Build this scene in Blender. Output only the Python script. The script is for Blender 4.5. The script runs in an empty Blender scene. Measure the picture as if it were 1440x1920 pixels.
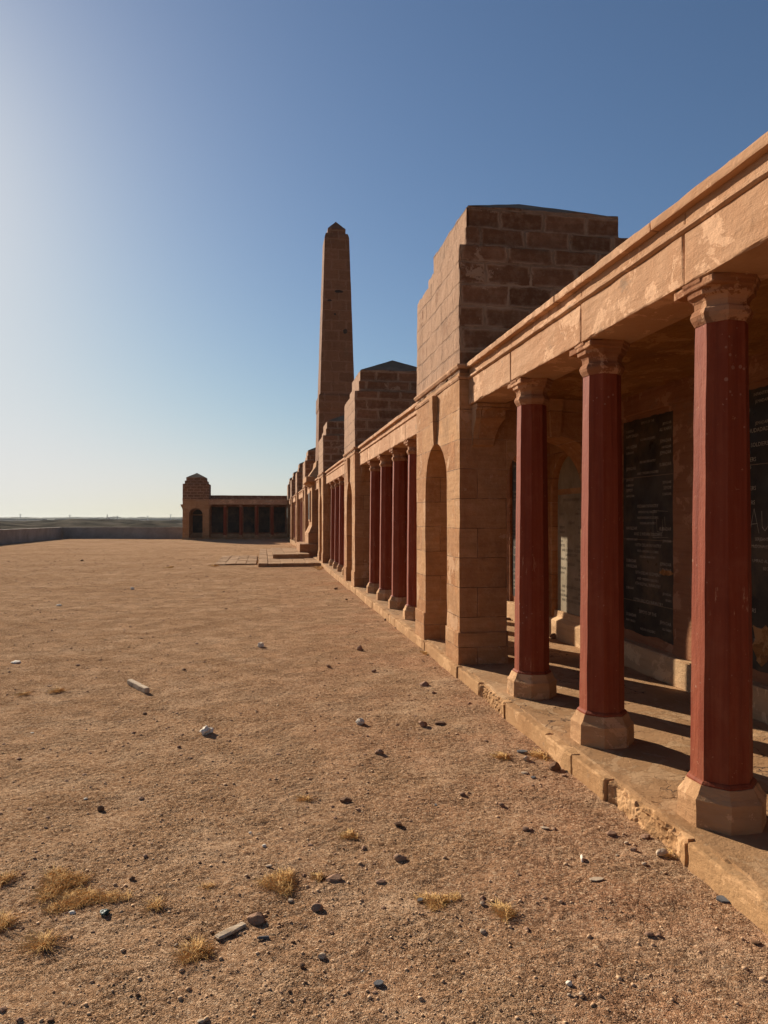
import bpy, math, random
import numpy as np
from mathutils import Vector
random.seed(7)
R = math.radians
sc = bpy.context.scene
col = sc.collection
# ---------------------------------------------------------------- camera, sky, sun
F, HZ, VPX, CAMH = 1331.0, 973.0, 494.0, 1.6
TH = math.atan((720 - VPX) / F)
cam = bpy.data.cameras.new('camera')
camo = bpy.data.objects.new('camera', cam); col.objects.link(camo)
cam.sensor_fit = 'HORIZONTAL'; cam.sensor_width = 36; cam.lens = 36 * F / 1440
cam.shift_y = (HZ - 960) / 1440
cam.clip_start = 0.05; cam.clip_end = 12000
camo.location = (0, 0, CAMH); camo.rotation_euler = (R(90), 0, -TH)
sc.camera = camo
SUN_EL, SUN_AZ = R(24.0), R(30.0)          # azimuth: left of +Y
S = Vector((-math.sin(SUN_AZ) * math.cos(SUN_EL), math.cos(SUN_AZ) * math.cos(SUN_EL), math.sin(SUN_EL)))
SKYK = .0875
w = bpy.data.worlds.new('World'); sc.world = w; w.use_nodes = True
wn = w.node_tree
bg = wn.nodes['Background']; sky = wn.nodes.new('ShaderNodeTexSky')
sky.sky_type = 'NISHITA'; sky.sun_disc = False; sky.sun_elevation = SUN_EL; sky.sun_rotation = -SUN_AZ
sky.air_density = 1.0; sky.dust_density = 0.5; sky.ozone_density = 4.0
def vm(op, a, b=None):
    n = wn.nodes.new('ShaderNodeVectorMath'); n.operation = op
    for i, v in enumerate((a, b)):
        if v is None: continue
        if isinstance(v, bpy.types.NodeSocket): wn.links.new(v, n.inputs[i])
        else: n.inputs[i].default_value = (v, v, v)
    return n.outputs[0]
# soft shoulder so that the glow round the sun and the pale horizon keep their colour: c / (1 + (c/L)^4)^(1/4)
_x = vm('MULTIPLY', sky.outputs[0], SKYK / .78); _x2 = vm('MULTIPLY', _x, _x); _x4 = vm('MULTIPLY', _x2, _x2)
_sep = wn.nodes.new('ShaderNodeSeparateXYZ'); wn.links.new(vm('ADD', _x4, 1.0), _sep.inputs[0]); _cmb = wn.nodes.new('ShaderNodeCombineXYZ')
for _i in range(3):
    _p = wn.nodes.new('ShaderNodeMath'); _p.operation = 'POWER'; _p.inputs[1].default_value = .25
    wn.links.new(_sep.outputs[_i], _p.inputs[0]); wn.links.new(_p.outputs[0], _cmb.inputs[_i])
wn.links.new(vm('DIVIDE', sky.outputs[0], _cmb.outputs[0]), bg.inputs[0]); bg.inputs[1].default_value = 0.048
sl = bpy.data.lights.new('sun', 'SUN'); slo = bpy.data.objects.new('sun', sl); col.objects.link(slo)
sl.energy = 5.0; sl.angle = R(0.5); sl.color = (1.0, 0.90, 0.76)
slo.rotation_euler = S.to_track_quat('Z', 'Y').to_euler(); slo.location = (-20, 40, 30)
sc.view_settings.view_transform = 'Standard'; sc.view_settings.look = 'None'
sc.view_settings.exposure = 0.88; sc.view_settings.gamma = 1.0

def gp(px, py, z=0.0):
    """photo pixel (1440x1920) -> point on the horizontal plane z"""
    d = (CAMH - z) * F / (py - HZ); r = (px - 720) * d / F
    return (r * math.cos(TH) + d * math.sin(TH), d * math.cos(TH) - r * math.sin(TH), z)

# ---------------------------------------------------------------- numpy noise
def _h(i, j, k, s):
    n = (i * 374761393 + j * 668265263 + k * 2147483647 + s * 974634777) & 0xffffffff
    n = ((n ^ (n >> 13)) * 1274126177) & 0xffffffff
    n = ((n ^ (n >> 16)) * 2246822519) & 0xffffffff
    return ((n ^ (n >> 15)) & 0xffffff) / float(0xffffff) * 2 - 1
def vnoise(P, s=0):
    P = np.asarray(P, dtype=np.float64); I = np.floor(P).astype(np.int64); f = P - I; f = f * f * (3 - 2 * f)
    out = 0
    for a in (0, 1):
        for b in (0, 1):
            for c in (0, 1):
                wgt = (f[:, 0] if a else 1 - f[:, 0]) * (f[:, 1] if b else 1 - f[:, 1]) * (f[:, 2] if c else 1 - f[:, 2])
                out = out + wgt * _h(I[:, 0] + a, I[:, 1] + b, I[:, 2] + c, s)
    return out
def fbm(P, s=0, o=3):
    P = np.asarray(P, dtype=np.float64); t = 0; a = 1.0; n = 0
    for k in range(o):
        t = t + a * vnoise(P * (2.03 ** k) + 11.3 * k, s + k); n += a; a *= .5
    return t / n

# ---------------------------------------------------------------- mesh builder
class MB:
    def __init__(s): s.v = []; s.f = []; s.n = 0
    def add(s, vs, fs):
        vs = np.asarray(vs, dtype=np.float64).reshape(-1, 3)
        s.v.append(vs); s.f += [tuple(i + s.n for i in f) for f in fs]; s.n += len(vs); return s
    def box(s, x0, x1, y0, y1, z0, z1, cell=None, wear=0.0, bev=0.012, skip='', seed=0, ex=(0, 0, 0)):
        lo = np.array([x0, y0, z0]); hi = np.array([x1, y1, z1])
        if cell is None:
            p = [(x, y, z) for z in (z0, z1) for y in (y0, y1) for x in (x0, x1)]
            fs = {'-z': (0, 2, 3, 1), '+z': (4, 5, 7, 6), '-y': (0, 1, 5, 4), '+y': (2, 6, 7, 3), '-x': (0, 4, 6, 2), '+x': (1, 3, 7, 5)}
            return s.add(p, [f for k, f in fs.items() if k not in skip])
        ax = []
        for a in range(3):
            L = hi[a] - lo[a]; b = min(bev, L * .25)
            n = max(1, int(round((L - 2 * b) / cell)))
            ax.append(np.concatenate([[lo[a]], np.linspace(lo[a] + b, hi[a] - b, n + 1), [hi[a]]]))
        for a in range(3):
            u, v = [(1, 2), (2, 0), (0, 1)][a]
            for side in (0, 1):
                if ('-+'[side] + 'xyz'[a]) in skip: continue
                U, V = np.meshgrid(ax[u], ax[v], indexing='ij')
                P = np.zeros(U.shape + (3,)); P[..., u] = U; P[..., v] = V; P[..., a] = (lo, hi)[side][a]
                P = P.reshape(-1, 3)
                if wear > 0:
                    onl = np.abs(P - lo) < 1e-9; onh = np.abs(P - hi) < 1e-9
                    cnt = (onl | onh).sum(1)
                    m = wear * np.clip(.55 + .9 * fbm(P * 9 + seed, 5, 3) + .5 * vnoise(P * 40 + seed, 9), .12, 2.2)
                    big = wear * 3 * np.clip(fbm(P * 3.1 + 3.7 + seed, 15, 2) - .32, 0, 1) * 3
                    m = np.where(cnt >= 2, m + big, 0)
                    P = P + (onl.astype(float) - onh.astype(float)) * m[:, None] * .72
                nu, nv = len(ax[u]), len(ax[v]); fs = []
                for i in range(nu - 1):
                    for j in range(nv - 1):
                        q = (i * nv + j, (i + 1) * nv + j, (i + 1) * nv + j + 1, i * nv + j + 1)
                        fs.append(q if side else q[::-1])
                s.add(P, fs)
        return s
    def loft(s, rings, cap=True, closed=True):
        n = len(rings[0]); vs = [p for r in rings for p in r]; fs = []
        for k in range(len(rings) - 1):
            for i in range(n if closed else n - 1):
                j = (i + 1) % n; fs.append((k * n + i, k * n + j, (k + 1) * n + j, (k + 1) * n + i))
        if cap: fs.append(tuple(range(n))[::-1]); fs.append(tuple((len(rings) - 1) * n + i for i in range(n)))
        return s.add(vs, fs)
    def octo(s, prof, cx=0, cy=0, cap=True, sub=1):
        rings = []
        for hw, z in prof:
            a = hw * .41421; c = [(-hw, a), (-hw, -a), (-a, -hw), (a, -hw), (hw, -a), (hw, a), (a, hw), (-a, hw)]
            r = []
            for i in range(8):
                p, q = c[i], c[(i + 1) % 8]
                for t in range(sub): r.append((cx + p[0] + (q[0] - p[0]) * t / sub, cy + p[1] + (q[1] - p[1]) * t / sub, z))
            rings.append(r)
        return s.loft(rings, cap)
    def sq(s, prof, cx=0, cy=0, cap=True, sub=1):
        rings = []
        for pr in prof:
            hx, z = pr[0], pr[-1]; hy = pr[1] if len(pr) == 3 else hx
            c = [(-hx, hy), (-hx, -hy), (hx, -hy), (hx, hy)]; r = []
            for i in range(4):
                p, q = c[i], c[(i + 1) % 4]
                for t in range(sub): r.append((cx + p[0] + (q[0] - p[0]) * t / sub, cy + p[1] + (q[1] - p[1]) * t / sub, z))
            rings.append(r)
        return s.loft(rings, cap)
    def archwall(s, u0, u1, v0, v1, r, spring, t0, t1, M, cell=.12, ends=True, blind=None):
        """slab between depths t0 (outer) and t1 with a round arched opening of half width r centred on u=0"""
        A = lambda u: spring + math.sqrt(max(0, r * r - u * u))
        us_l = list(np.linspace(u0, -r, max(2, int((-r - u0) / cell) + 1)))
        us_r = list(np.linspace(r, u1, max(2, int((u1 - r) / cell) + 1)))
        us_m = [-r * math.cos(math.pi * i / 22) for i in range(23)]
        nv = max(3, int((v1 - v0) / cell))
        def grid(us, lo, n, flip, t):
            vs = []; fs = []
            for u in us:
                b = lo(u)
                for j in range(n + 1): vs.append(M(u, t, b + (v1 - b) * j / n))
            for i in range(len(us) - 1):
                for j in range(n):
                    q = (i * (n + 1) + j, (i + 1) * (n + 1) + j, (i + 1) * (n + 1) + j + 1, i * (n + 1) + j + 1)
                    fs.append(q[::-1] if flip else q)
            s.add(vs, fs)
        for t, fl in ((t0, False), (t1, True)):
            grid(us_l, lambda u: v0, nv, fl, t); grid(us_r, lambda u: v0, nv, fl, t); grid(us_m, A, 9, fl, t)
        def strip(path, flip):
            nt = 4; vs = []; fs = []
            for (u, v) in path:
                for k in range(nt + 1): vs.append(M(u, t0 + (t1 - t0) * k / nt, v))
            for i in range(len(path) - 1):
                for k in range(nt):
                    q = (i * (nt + 1) + k, i * (nt + 1) + k + 1, (i + 1) * (nt + 1) + k + 1, (i + 1) * (nt + 1) + k)
                    fs.append(q[::-1] if flip else q)
            s.add(vs, fs)
        nj = 16
        path = [(-r, v0 + (spring - v0) * i / nj) for i in range(nj)] + [(u, A(u)) for u in us_m] + [(r, spring - (spring - v0) * (i + 1) / nj) for i in range(nj)]
        strip(path, False)
        if ends:
            strip([(u0, v0 + (v1 - v0) * i / nj) for i in range(nj + 1)], True)
            strip([(u1, v0 + (v1 - v0) * i / nj) for i in range(nj + 1)], False)
        return s
    def build(s, name, mat, parent=None, amp=0.0, sc_=6.0, seed=0, smooth=False, weld=0):
        V = np.concatenate(s.v) if s.v else np.zeros((0, 3))
        if amp:
            D = np.stack([fbm(V * sc_ + 17.1 * k + seed, k + 3, 3) for k in range(3)], 1) * amp
            V = V + D
        me = bpy.data.meshes.new(name); me.from_pydata(V.tolist(), [], s.f); me.materials.append(mat)
        if weld:
            import bmesh
            bm = bmesh.new(); bm.from_mesh(me); bmesh.ops.remove_doubles(bm, verts=bm.verts, dist=weld); bm.to_mesh(me); bm.free()
        if smooth: me.polygons.foreach_set('use_smooth', [True] * len(me.polygons))
        me.update()
        o = bpy.data.objects.new(name, me); col.objects.link(o)
        if parent is not None: o.parent = parent
        return o

def tag(o, label=None, cat=None, group=None, kind=None):
    if label: o['label'] = label
    if cat: o['category'] = cat
    if group: o['group'] = group
    if kind: o['kind'] = kind
    return o
def empty(name, loc, rz=0):
    o = bpy.data.objects.new(name, None); o.empty_display_size = .2; col.objects.link(o)
    o.location = loc; o.rotation_euler = (0, 0, rz); return o
def kids(o): return [c for c in bpy.data.objects if c.parent == o]
def copy_tree(o, parent=None):
    c = o.copy(); col.objects.link(c); c.parent = parent
    for ch in kids(o): copy_tree(ch, c)
    return c

# ---------------------------------------------------------------- materials
class NT:
    def __init__(s, name):
        s.m = bpy.data.materials.new(name); s.m.use_nodes = True; s.t = s.m.node_tree; s.N = s.t.nodes; s.L = s.t.links
        s.b = s.N['Principled BSDF']; s.b.inputs['Specular IOR Level'].default_value = .25
        s.geo = s.N.new('ShaderNodeNewGeometry'); s.pos = s.geo.outputs['Position']
    def n(s, typ, ins=None, **kw):
        nd = s.N.new('ShaderNode' + typ)
        for k, v in kw.items(): setattr(nd, k, v)
        for k, v in (ins or {}).items():
            if hasattr(v, 'links') or isinstance(v, bpy.types.NodeSocket): s.L.new(v, nd.inputs[k])
            else: nd.inputs[k].default_value = v
        return nd
    def math(s, op, a, b=0.0, c=None, clamp=False):
        i = {0: a, 1: b}
        if c is not None: i[2] = c
        return s.n('Math', i, operation=op, use_clamp=clamp).outputs[0]
    def noise(s, scale, detail=4, rough=.55, vec=None, dist=0):
        return s.n('TexNoise', {'Vector': vec or s.pos, 'Scale': scale, 'Detail': detail, 'Roughness': rough, 'Distortion': dist}).outputs['Fac']
    def scaled(s, sx, sy, sz, vec=None):
        return s.n('Mapping', {'Vector': vec or s.pos, 'Scale': (sx, sy, sz)}).outputs[0]
    def ramp(s, f, a, b):
        return s.n('MapRange', {0: f, 1: a, 2: b, 3: 0.0, 4: 1.0}).outputs[0]
    def mix(s, f, a, b):
        nd = s.N.new('ShaderNodeMix'); nd.data_type = 'RGBA'
        for idx, v in ((0, f), (6, a), (7, b)):
            if isinstance(v, bpy.types.NodeSocket): s.L.new(v, nd.inputs[idx])
            elif idx == 0: nd.inputs[0].default_value = v
            else: nd.inputs[idx].default_value = tuple(v) + (1,) if len(v) == 3 else v
        return nd.outputs[2]
    def bump(s, h, strength, dist, prev=None):
        i = {'Height': h, 'Strength': strength, 'Distance': dist}
        nd = s.n('Bump', i)
        if prev: s.L.new(prev, nd.inputs['Normal'])
        return nd.outputs[0]
    def out(s, colr, rough=.9, normal=None, spec=.2, dr=None, tint=(.84, .80, .75)):
        nd = s.N.new('ShaderNodeVectorMath'); nd.operation = 'MULTIPLY'; s.L.new(colr, nd.inputs[0]); nd.inputs[1].default_value = tint
        s.L.new(nd.outputs[0], s.b.inputs['Base Color'])
        if isinstance(rough, bpy.types.NodeSocket): s.L.new(rough, s.b.inputs['Roughness'])
        else: s.b.inputs['Roughness'].default_value = rough
        if normal: s.L.new(normal, s.b.inputs['Normal'])
        s.b.inputs['Specular IOR Level'].default_value = spec * .35
        s.b.inputs['Diffuse Roughness'].default_value = 0.0 if dr is None else dr
        return s.m

def facevec(k):
    """(along, up) coordinates on whichever vertical face the point lies"""
    p = k.n('SeparateXYZ', {0: k.pos}).outputs; nn = k.n('SeparateXYZ', {0: k.geo.outputs['True Normal']}).outputs
    isx = k.math('GREATER_THAN', k.math('ABSOLUTE', nn[0]), .6)
    u = k.math('ADD', k.math('MULTIPLY', p[1], isx), k.math('MULTIPLY', p[0], k.math('SUBTRACT', 1.0, isx)))
    u = k.math('ADD', u, k.math('MULTIPLY', isx, .23))
    return u, p, nn

def masonry(name, block, block2, mortar, bw, bh, ms, dist=.03, plaster=.0, zoff=0.0, bumpd=.02, smear=.5, joint=0.0):
    k = NT(name); u, p, nn = facevec(k)
    nz = k.n('TexNoise', {'Vector': k.pos, 'Scale': 5.0, 'Detail': 4.0, 'Roughness': .6}).outputs['Color']
    s3 = k.n('SeparateXYZ', {0: nz}).outputs
    uu = k.math('ADD', u, k.math('MULTIPLY', k.math('SUBTRACT', s3[0], .5), dist * 2))
    vv = k.math('ADD', k.math('ADD', p[2], zoff), k.math('MULTIPLY', k.math('SUBTRACT', s3[1], .5), dist))
    vec = k.n('CombineXYZ', {0: uu, 1: vv, 2: 0.0}).outputs[0]
    br = k.n('TexBrick', {'Vector': vec, 'Color1': (0, 0, 0, 1), 'Color2': (1, 1, 1, 1), 'Mortar': (.5, .5, .5, 1), 'Scale': 1.0,
                          'Mortar Size': ms, 'Mortar Smooth': .35, 'Bias': 0.0, 'Brick Width': bw, 'Row Height': bh})
    mf = br.outputs['Fac']; rnd = br.outputs['Color']
    # smear the mortar outwards where a coarse noise is high
    br2 = k.n('TexBrick', {'Vector': vec, 'Color1': (0, 0, 0, 1), 'Color2': (1, 1, 1, 1), 'Mortar': (.5, .5, .5, 1), 'Scale': 1.0,
                           'Mortar Size': ms * 3.2, 'Mortar Smooth': .9, 'Bias': 0.0, 'Brick Width': bw, 'Row Height': bh})
    sm = k.math('MULTIPLY', br2.outputs['Fac'], k.ramp(k.noise(3.3, 6, .65), .62 - .3 * smear, .70 - .3 * smear))
    pl = k.math('ADD', k.math('MULTIPLY', k.math('LESS_THAN', nn[0], -.6), plaster), -.05)
    plf = k.math('GREATER_THAN', k.math('ADD', k.noise(2.1, 7, .68), pl), .58)
    mort = k.math('MAXIMUM', k.math('MAXIMUM', mf, sm), k.math('MULTIPLY', plf, .85), clamp=True)
    bl = k.mix(k.math('MULTIPLY', k.n('SeparateColor', {0: rnd}).outputs[0], 1.0), block, block2)
    bed = k.noise(1.0, 5, .6, k.scaled(2.5, 2.5, 26))
    bl = k.mix(k.math('MULTIPLY', k.ramp(bed, .35, .7), .45), bl, tuple(c * .62 for c in block))
    c = k.mix(mort, bl, mortar)
    c = k.mix(k.math('MULTIPLY', k.ramp(k.noise(14, 6, .7), .45, .75), .35), c, tuple(min(1, x * 1.25) for x in mortar))
    c = k.mix(k.math('MULTIPLY', k.ramp(k.noise(.9, 6, .7), .56, .70), .4), c, (.13, .09, .06))
    c = k.mix(k.math('MULTIPLY', k.ramp(k.noise(3.1, 8, .74), .57, .62), .38), c, tuple(x * 1.35 for x in block))
    if joint: c = k.mix(k.math('MULTIPLY', k.math('MULTIPLY', mf, joint), k.ramp(k.noise(2.6, 4, .6), .38, .55)), c, (.10, .05, .025))
    c = k.mix(k.math('MULTIPLY', k.ramp(k.noise(1.0, 6, .66, k.scaled(5, 5, .7)), .55, .75), .35), c, tuple(x * .55 for x in block))
    h = k.math('ADD', k.math('MULTIPLY', mort, -.25 if plaster < .05 else .15), k.math('MULTIPLY', k.noise(18, 7, .7), .9))
    h = k.math('ADD', h, k.math('MULTIPLY', mf, -.7))
    nrm = k.bump(h, .9, bumpd)
    nrm = k.bump(k.noise(110, 4, .7), .5, .004, nrm)
    return k.out(c, .92, nrm)

M = {}
M['attic'] = masonry('attic_masonry', (.17, .075, .037), (.27, .12, .062), (.45, .28, .18), .50, .226, .014, dist=.055, plaster=.30, zoff=.05, smear=.80, joint=.45, bumpd=.03)
M['ashlar'] = masonry('ashlar_masonry', (.37, .175, .075), (.52, .30, .15), (.53, .32, .185), .62, .305, .004, dist=.010, plaster=.07, zoff=.02, bumpd=.016, smear=.25, joint=.8)
M['obelisk'] = masonry('obelisk_masonry', (.20, .098, .052), (.27, .135, .075), (.28, .155, .095), .62, .43, .022, dist=.10, plaster=.05, smear=.55)

def stone(name, a, b, dark, streak=True, grey=.25, bumpd=.015):
    k = NT(name)
    c = k.mix(k.ramp(k.noise(1.7, 6, .62), .35, .66), a, b)
    if streak:
        c = k.mix(k.math('MULTIPLY', k.ramp(k.noise(1.0, 6, .62, k.scaled(3, 1.4, 24)), .48, .72), .5), c, dark)
    c = k.mix(k.math('MULTIPLY', k.math('GREATER_THAN', k.noise(3.6, 8, .72, dist=.4), .555), .8), c, tuple(min(1, x * 1.26 + .02) for x in b))
    c = k.mix(k.math('MULTIPLY', k.ramp(k.noise(2.7, 8, .72, k.scaled(1, 1, 1.6)), .60, .66), grey), c, (.17, .15, .12))
    nrm = k.bump(k.noise(1.0, 7, .65, k.scaled(5, 5, 17)), .8, bumpd)
    nrm = k.bump(k.noise(9, 8, .72), .7, bumpd, nrm)
    nrm = k.bump(k.noise(120, 3, .7), .5, .003, nrm)
    return k.out(c, .93, nrm)
M['stone'] = stone('weathered_sandstone', (.42, .23, .11), (.50, .30, .16), (.32, .17, .09))
M['pink_stone'] = stone('pink_sandstone', (.47, .255, .14), (.54, .33, .20), (.35, .18, .085), grey=.45)
M['capital'] = stone('red_stained_capital_stone', (.28, .115, .055), (.43, .235, .13), (.19, .06, .025), grey=.3)
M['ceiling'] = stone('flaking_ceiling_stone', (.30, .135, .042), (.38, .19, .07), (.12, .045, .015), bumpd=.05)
M['kerb'] = stone('worn_kerb_stone', (.37, .205, .095), (.46, .275, .135), (.30, .16, .08), streak=False, grey=.35)
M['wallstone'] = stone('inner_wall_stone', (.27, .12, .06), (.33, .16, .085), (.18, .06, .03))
M['dado'] = stone('dado_stone', (.44, .27, .145), (.52, .34, .19), (.34, .19, .10))

def red_paint():
    k = NT('dark_red_paint')
    p = k.n('SeparateXYZ', {0: k.pos}).outputs
    c = k.mix(k.ramp(k.noise(1.0, 6, .6, k.scaled(40, 40, 1.5)), .3, .7), (.215, .042, .018), (.27, .068, .032))
    c = k.mix(k.math('MULTIPLY', k.ramp(k.noise(6, 7, .7), .5, .72), .25), c, (.40, .15, .08))
    vo = k.n('TexVoronoi', {'Vector': k.pos, 'Scale': 24.0}, distance='EUCLIDEAN').outputs['Distance']
    spot = k.math('MULTIPLY', k.math('LESS_THAN', vo, k.math('MULTIPLY', k.ramp(k.noise(7, 3, .6), .35, .8), .30)), k.math('GREATER_THAN', k.noise(2.2, 4, .6), .56))
    c = k.mix(k.math('MULTIPLY', spot, .55), c, (.45, .27, .19))
    st = k.ramp(k.noise(1.0, 6, .62, k.scaled(22, 22, .8)), .50, .70)
    c = k.mix(k.math('MULTIPLY', st, .55), c, (.13, .025, .012))
    dust = k.math('MULTIPLY', k.ramp(p[2], 1.3, .35), k.ramp(k.noise(4, 6, .7, k.scaled(1, 1, .5)), .42, .62))
    c = k.mix(k.math('MULTIPLY', dust, .35), c, (.36, .14, .07))
    sc1 = k.noise(1.0, 6, .75, k.scaled(30, 30, 5)); sc2 = k.ramp(k.noise(1.3, 3, .5), .55, .62)
    c = k.mix(k.math('MULTIPLY', k.math('MULTIPLY', k.math('GREATER_THAN', sc1, .62), sc2), .7), c, (.58, .34, .20))
    c = k.mix(k.math('MULTIPLY', k.math('GREATER_THAN', k.noise(30, 4, .7), .69), .6), c, (.50, .26, .15))
    nrm = k.bump(k.noise(1.0, 5, .6, k.scaled(60, 60, 7)), .5, .006)
    nrm = k.bump(k.noise(16, 6, .7), .5, .007, nrm)
    return k.out(c, .72, nrm, .3)
M['red'] = red_paint()

def walkway_mat():
    k = NT('cracked_flagstone')
    c = k.mix(k.ramp(k.noise(2.2, 7, .65), .35, .65), (.32, .18, .085), (.42, .255, .135))
    wv = k.n('TexNoise', {'Vector': k.pos, 'Scale': 3.0, 'Detail': 5.0}).outputs['Color']
    vec = k.n('VectorMath', {0: k.pos, 1: wv}, operation='ADD').outputs[0]
    cr = k.n('TexVoronoi', {'Vector': k.scaled(1.6, 1.1, 1, vec), 'Scale': 1.5}, feature='DISTANCE_TO_EDGE').outputs['Distance']
    msk = k.ramp(k.noise(1.3, 5, .6), .50, .56)
    crack = k.math('MULTIPLY', k.math('LESS_THAN', cr, .010), msk)
    fl = k.noise(2.6, 8, .7, dist=.9)
    flake = k.math('GREATER_THAN', fl, .55)
    c = k.mix(k.math('MULTIPLY', flake, .45), c, (.50, .34, .20))
    c = k.mix(crack, c, (.10, .06, .04))
    h = k.math('ADD', k.math('MULTIPLY', flake, .5), k.math('MULTIPLY', crack, -1.6))
    h = k.math('ADD', h, k.math('MULTIPLY', k.noise(12, 8, .72), 1.0))
    nrm = k.bump(h, 1.0, .014)
    nrm = k.bump(k.noise(130, 3, .7), .6, .004, nrm)
    return k.out(c, .93, nrm)
M['walk'] = walkway_mat()

def sand():
    k = NT('gravelly_sand')
    p = k.n('SeparateXYZ', {0: k.pos}).outputs
    c = k.mix(k.ramp(k.noise(.7, 7, .65), .36, .64), (.48, .29, .165), (.60, .385, .235))
    c = k.mix(k.math('MULTIPLY', k.ramp(k.noise(1.9, 8, .72), .5, .60), .75), c, (.70, .48, .31))
    c = k.mix(k.math('MULTIPLY', k.ramp(k.noise(.33, 6, .68), .44, .60), .45), c, (.38, .215, .115))
    c = k.mix(k.math('MULTIPLY', k.ramp(k.noise(5.5, 8, .75), .56, .68), .5), c, (.30, .17, .095))
    red = k.math('MULTIPLY', k.ramp(p[0], -.3, 1.9), k.ramp(k.noise(1.1, 6, .6), .40, .62))
    c = k.mix(k.math('MULTIPLY', red, .6), c, (.52, .245, .14))
    v1 = k.n('TexVoronoi', {'Vector': k.pos, 'Scale': 120.0}); v2 = k.n('TexVoronoi', {'Vector': k.pos, 'Scale': 230.0})
    g1 = k.n('SeparateColor', {0: v1.outputs['Color']}).outputs[0]; g2 = k.n('SeparateColor', {0: v2.outputs['Color']}).outputs[1]
    c = k.mix(k.math('MULTIPLY', k.ramp(g1, .62, 1.0), .75), c, (.80, .58, .39))
    c = k.mix(k.math('MULTIPLY', k.ramp(g1, .34, 0.0), .75), c, (.17, .095, .055))
    c = k.mix(k.math('MULTIPLY', k.ramp(g2, .35, 0.0), .55), c, (.17, .095, .055))
    v3 = k.n('TexVoronoi', {'Vector': k.pos, 'Scale': 26.0}); g3 = k.n('SeparateColor', {0: v3.outputs['Color']}).outputs[0]
    big = k.math('MULTIPLY', k.math('LESS_THAN', v3.outputs['Distance'], k.math('MULTIPLY', g3, .42)), k.math('GREATER_THAN', g3, .55))
    c = k.mix(k.math('MULTIPLY', big, .55), c, (.20, .105, .06))
    v4 = k.n('TexVoronoi', {'Vector': k.pos, 'Scale': 17.0}); g4 = k.n('SeparateColor', {0: v4.outputs['Color']}).outputs[1]
    c = k.mix(k.math('MULTIPLY', k.math('MULTIPLY', k.math('LESS_THAN', v4.outputs['Distance'], .16), k.math('GREATER_THAN', g4, .72)), .6), c, (.82, .60, .40))
    # grey salty scrubland outside the court walls
    outm = k.math('MAXIMUM', k.ramp(p[0], -16.6, -16.9), k.ramp(p[1], 62.2, 62.6))
    sc_ = k.mix(k.ramp(k.noise(.05, 8, .7), .42, .6), (.045, .042, .036), (.17, .15, .12))
    c = k.mix(outm, c, sc_)
    hb = k.math('MULTIPLY', k.math('SUBTRACT', .6, v1.outputs['Distance']), k.ramp(k.noise(3.2, 4, .6), .35, .6))
    nrm = k.bump(hb, 1.0, .020)
    nrm = k.bump(k.math('SUBTRACT', .6, v2.outputs['Distance']), .9, .008, nrm)
    nrm = k.bump(k.math('SUBTRACT', .6, v3.outputs['Distance']), .5, .02, nrm)
    nrm = k.bump(k.noise(8, 8, .72), .8, .022, nrm)
    nrm = k.bump(k.noise(1.1, 5, .6), .4, .03, nrm)
    return k.out(c, .95, nrm, .0, .10, (.91, .855, .79))
M['sand'] = sand()

def simple(name, a, b, scale=9, rough=.9, bd=.01, spec=.2, bscale=20):
    k = NT(name)
    c = k.mix(k.ramp(k.noise(scale, 6, .65), .35, .65), a, b)
    return k.out(c, rough, k.bump(k.noise(bscale, 6, .7), .7, bd), spec)
M['rock'] = simple('brown_rock', (.26, .15, .10), (.38, .24, .16), 25, bd=.006, bscale=60)
M['dark_rock'] = simple('dark_rock', (.13, .072, .042), (.24, .14, .085), 25, bd=.006, bscale=60)
M['pale_rock'] = simple('pale_rock', (.45, .34, .24), (.58, .46, .34), 25, bd=.005, bscale=60)
M['white'] = simple('white_litter', (.66, .57, .46), (.86, .79, .68), 20, .8, .004)
M['slate'] = simple('blue_grey_slate', (.085, .088, .095), (.14, .14, .15), 20, .7, .004, .4, 40)
M['green_glass'] = simple('dark_green_rag', (.03, .06, .05), (.06, .10, .08), 20, .5, .004, .4)
def wood_m():
    k = NT('dry_timber'); 
    c = k.mix(k.ramp(k.noise(1.0, 6, .6, k.scaled(12, 60, 30)), .35, .65), (.38, .28, .19), (.60, .49, .37))
    return k.out(c, .9, k.bump(k.noise(1, 6, .6, k.scaled(20, 90, 60)), .6, .006))
M['wood'] = wood_m()
M['straw'] = simple('dry_straw', (.64, .37, .12), (.86, .58, .25), 60, .85, .001)
M['concrete'] = simple('grey_concrete', (.30, .25, .205), (.42, .36, .30), 1.2, .9, .01, .2, 9)
M['lead'] = simple('lead_roof', (.20, .125, .075), (.29, .19, .12), 3, .85, .01)
M['letter'] = simple('worn_letter_fill', (.30, .25, .19), (.48, .41, .32), 14, .9, .001)
M['letter_dark'] = simple('dark_cut_letters', (.07, .06, .045), (.14, .12, .09), 14, .9, .001)
M['niche_slab'] = simple('grey_niche_slab', (.22, .175, .115), (.32, .265, .19), 4, .85, .004, .25, 40)
M['veg'] = simple('distant_foliage', (.05, .06, .035), (.10, .11, .07), .02, .95, .5, .1, .5)
M['steel'] = simple('pylon_steel', (.3, .3, .3), (.35, .35, .35), 3, .6, .01)
M['pebble'] = simple('mixed_pebbles', (.30, .165, .09), (.78, .55, .35), 37, .9, .004, .2, 90)
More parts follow.
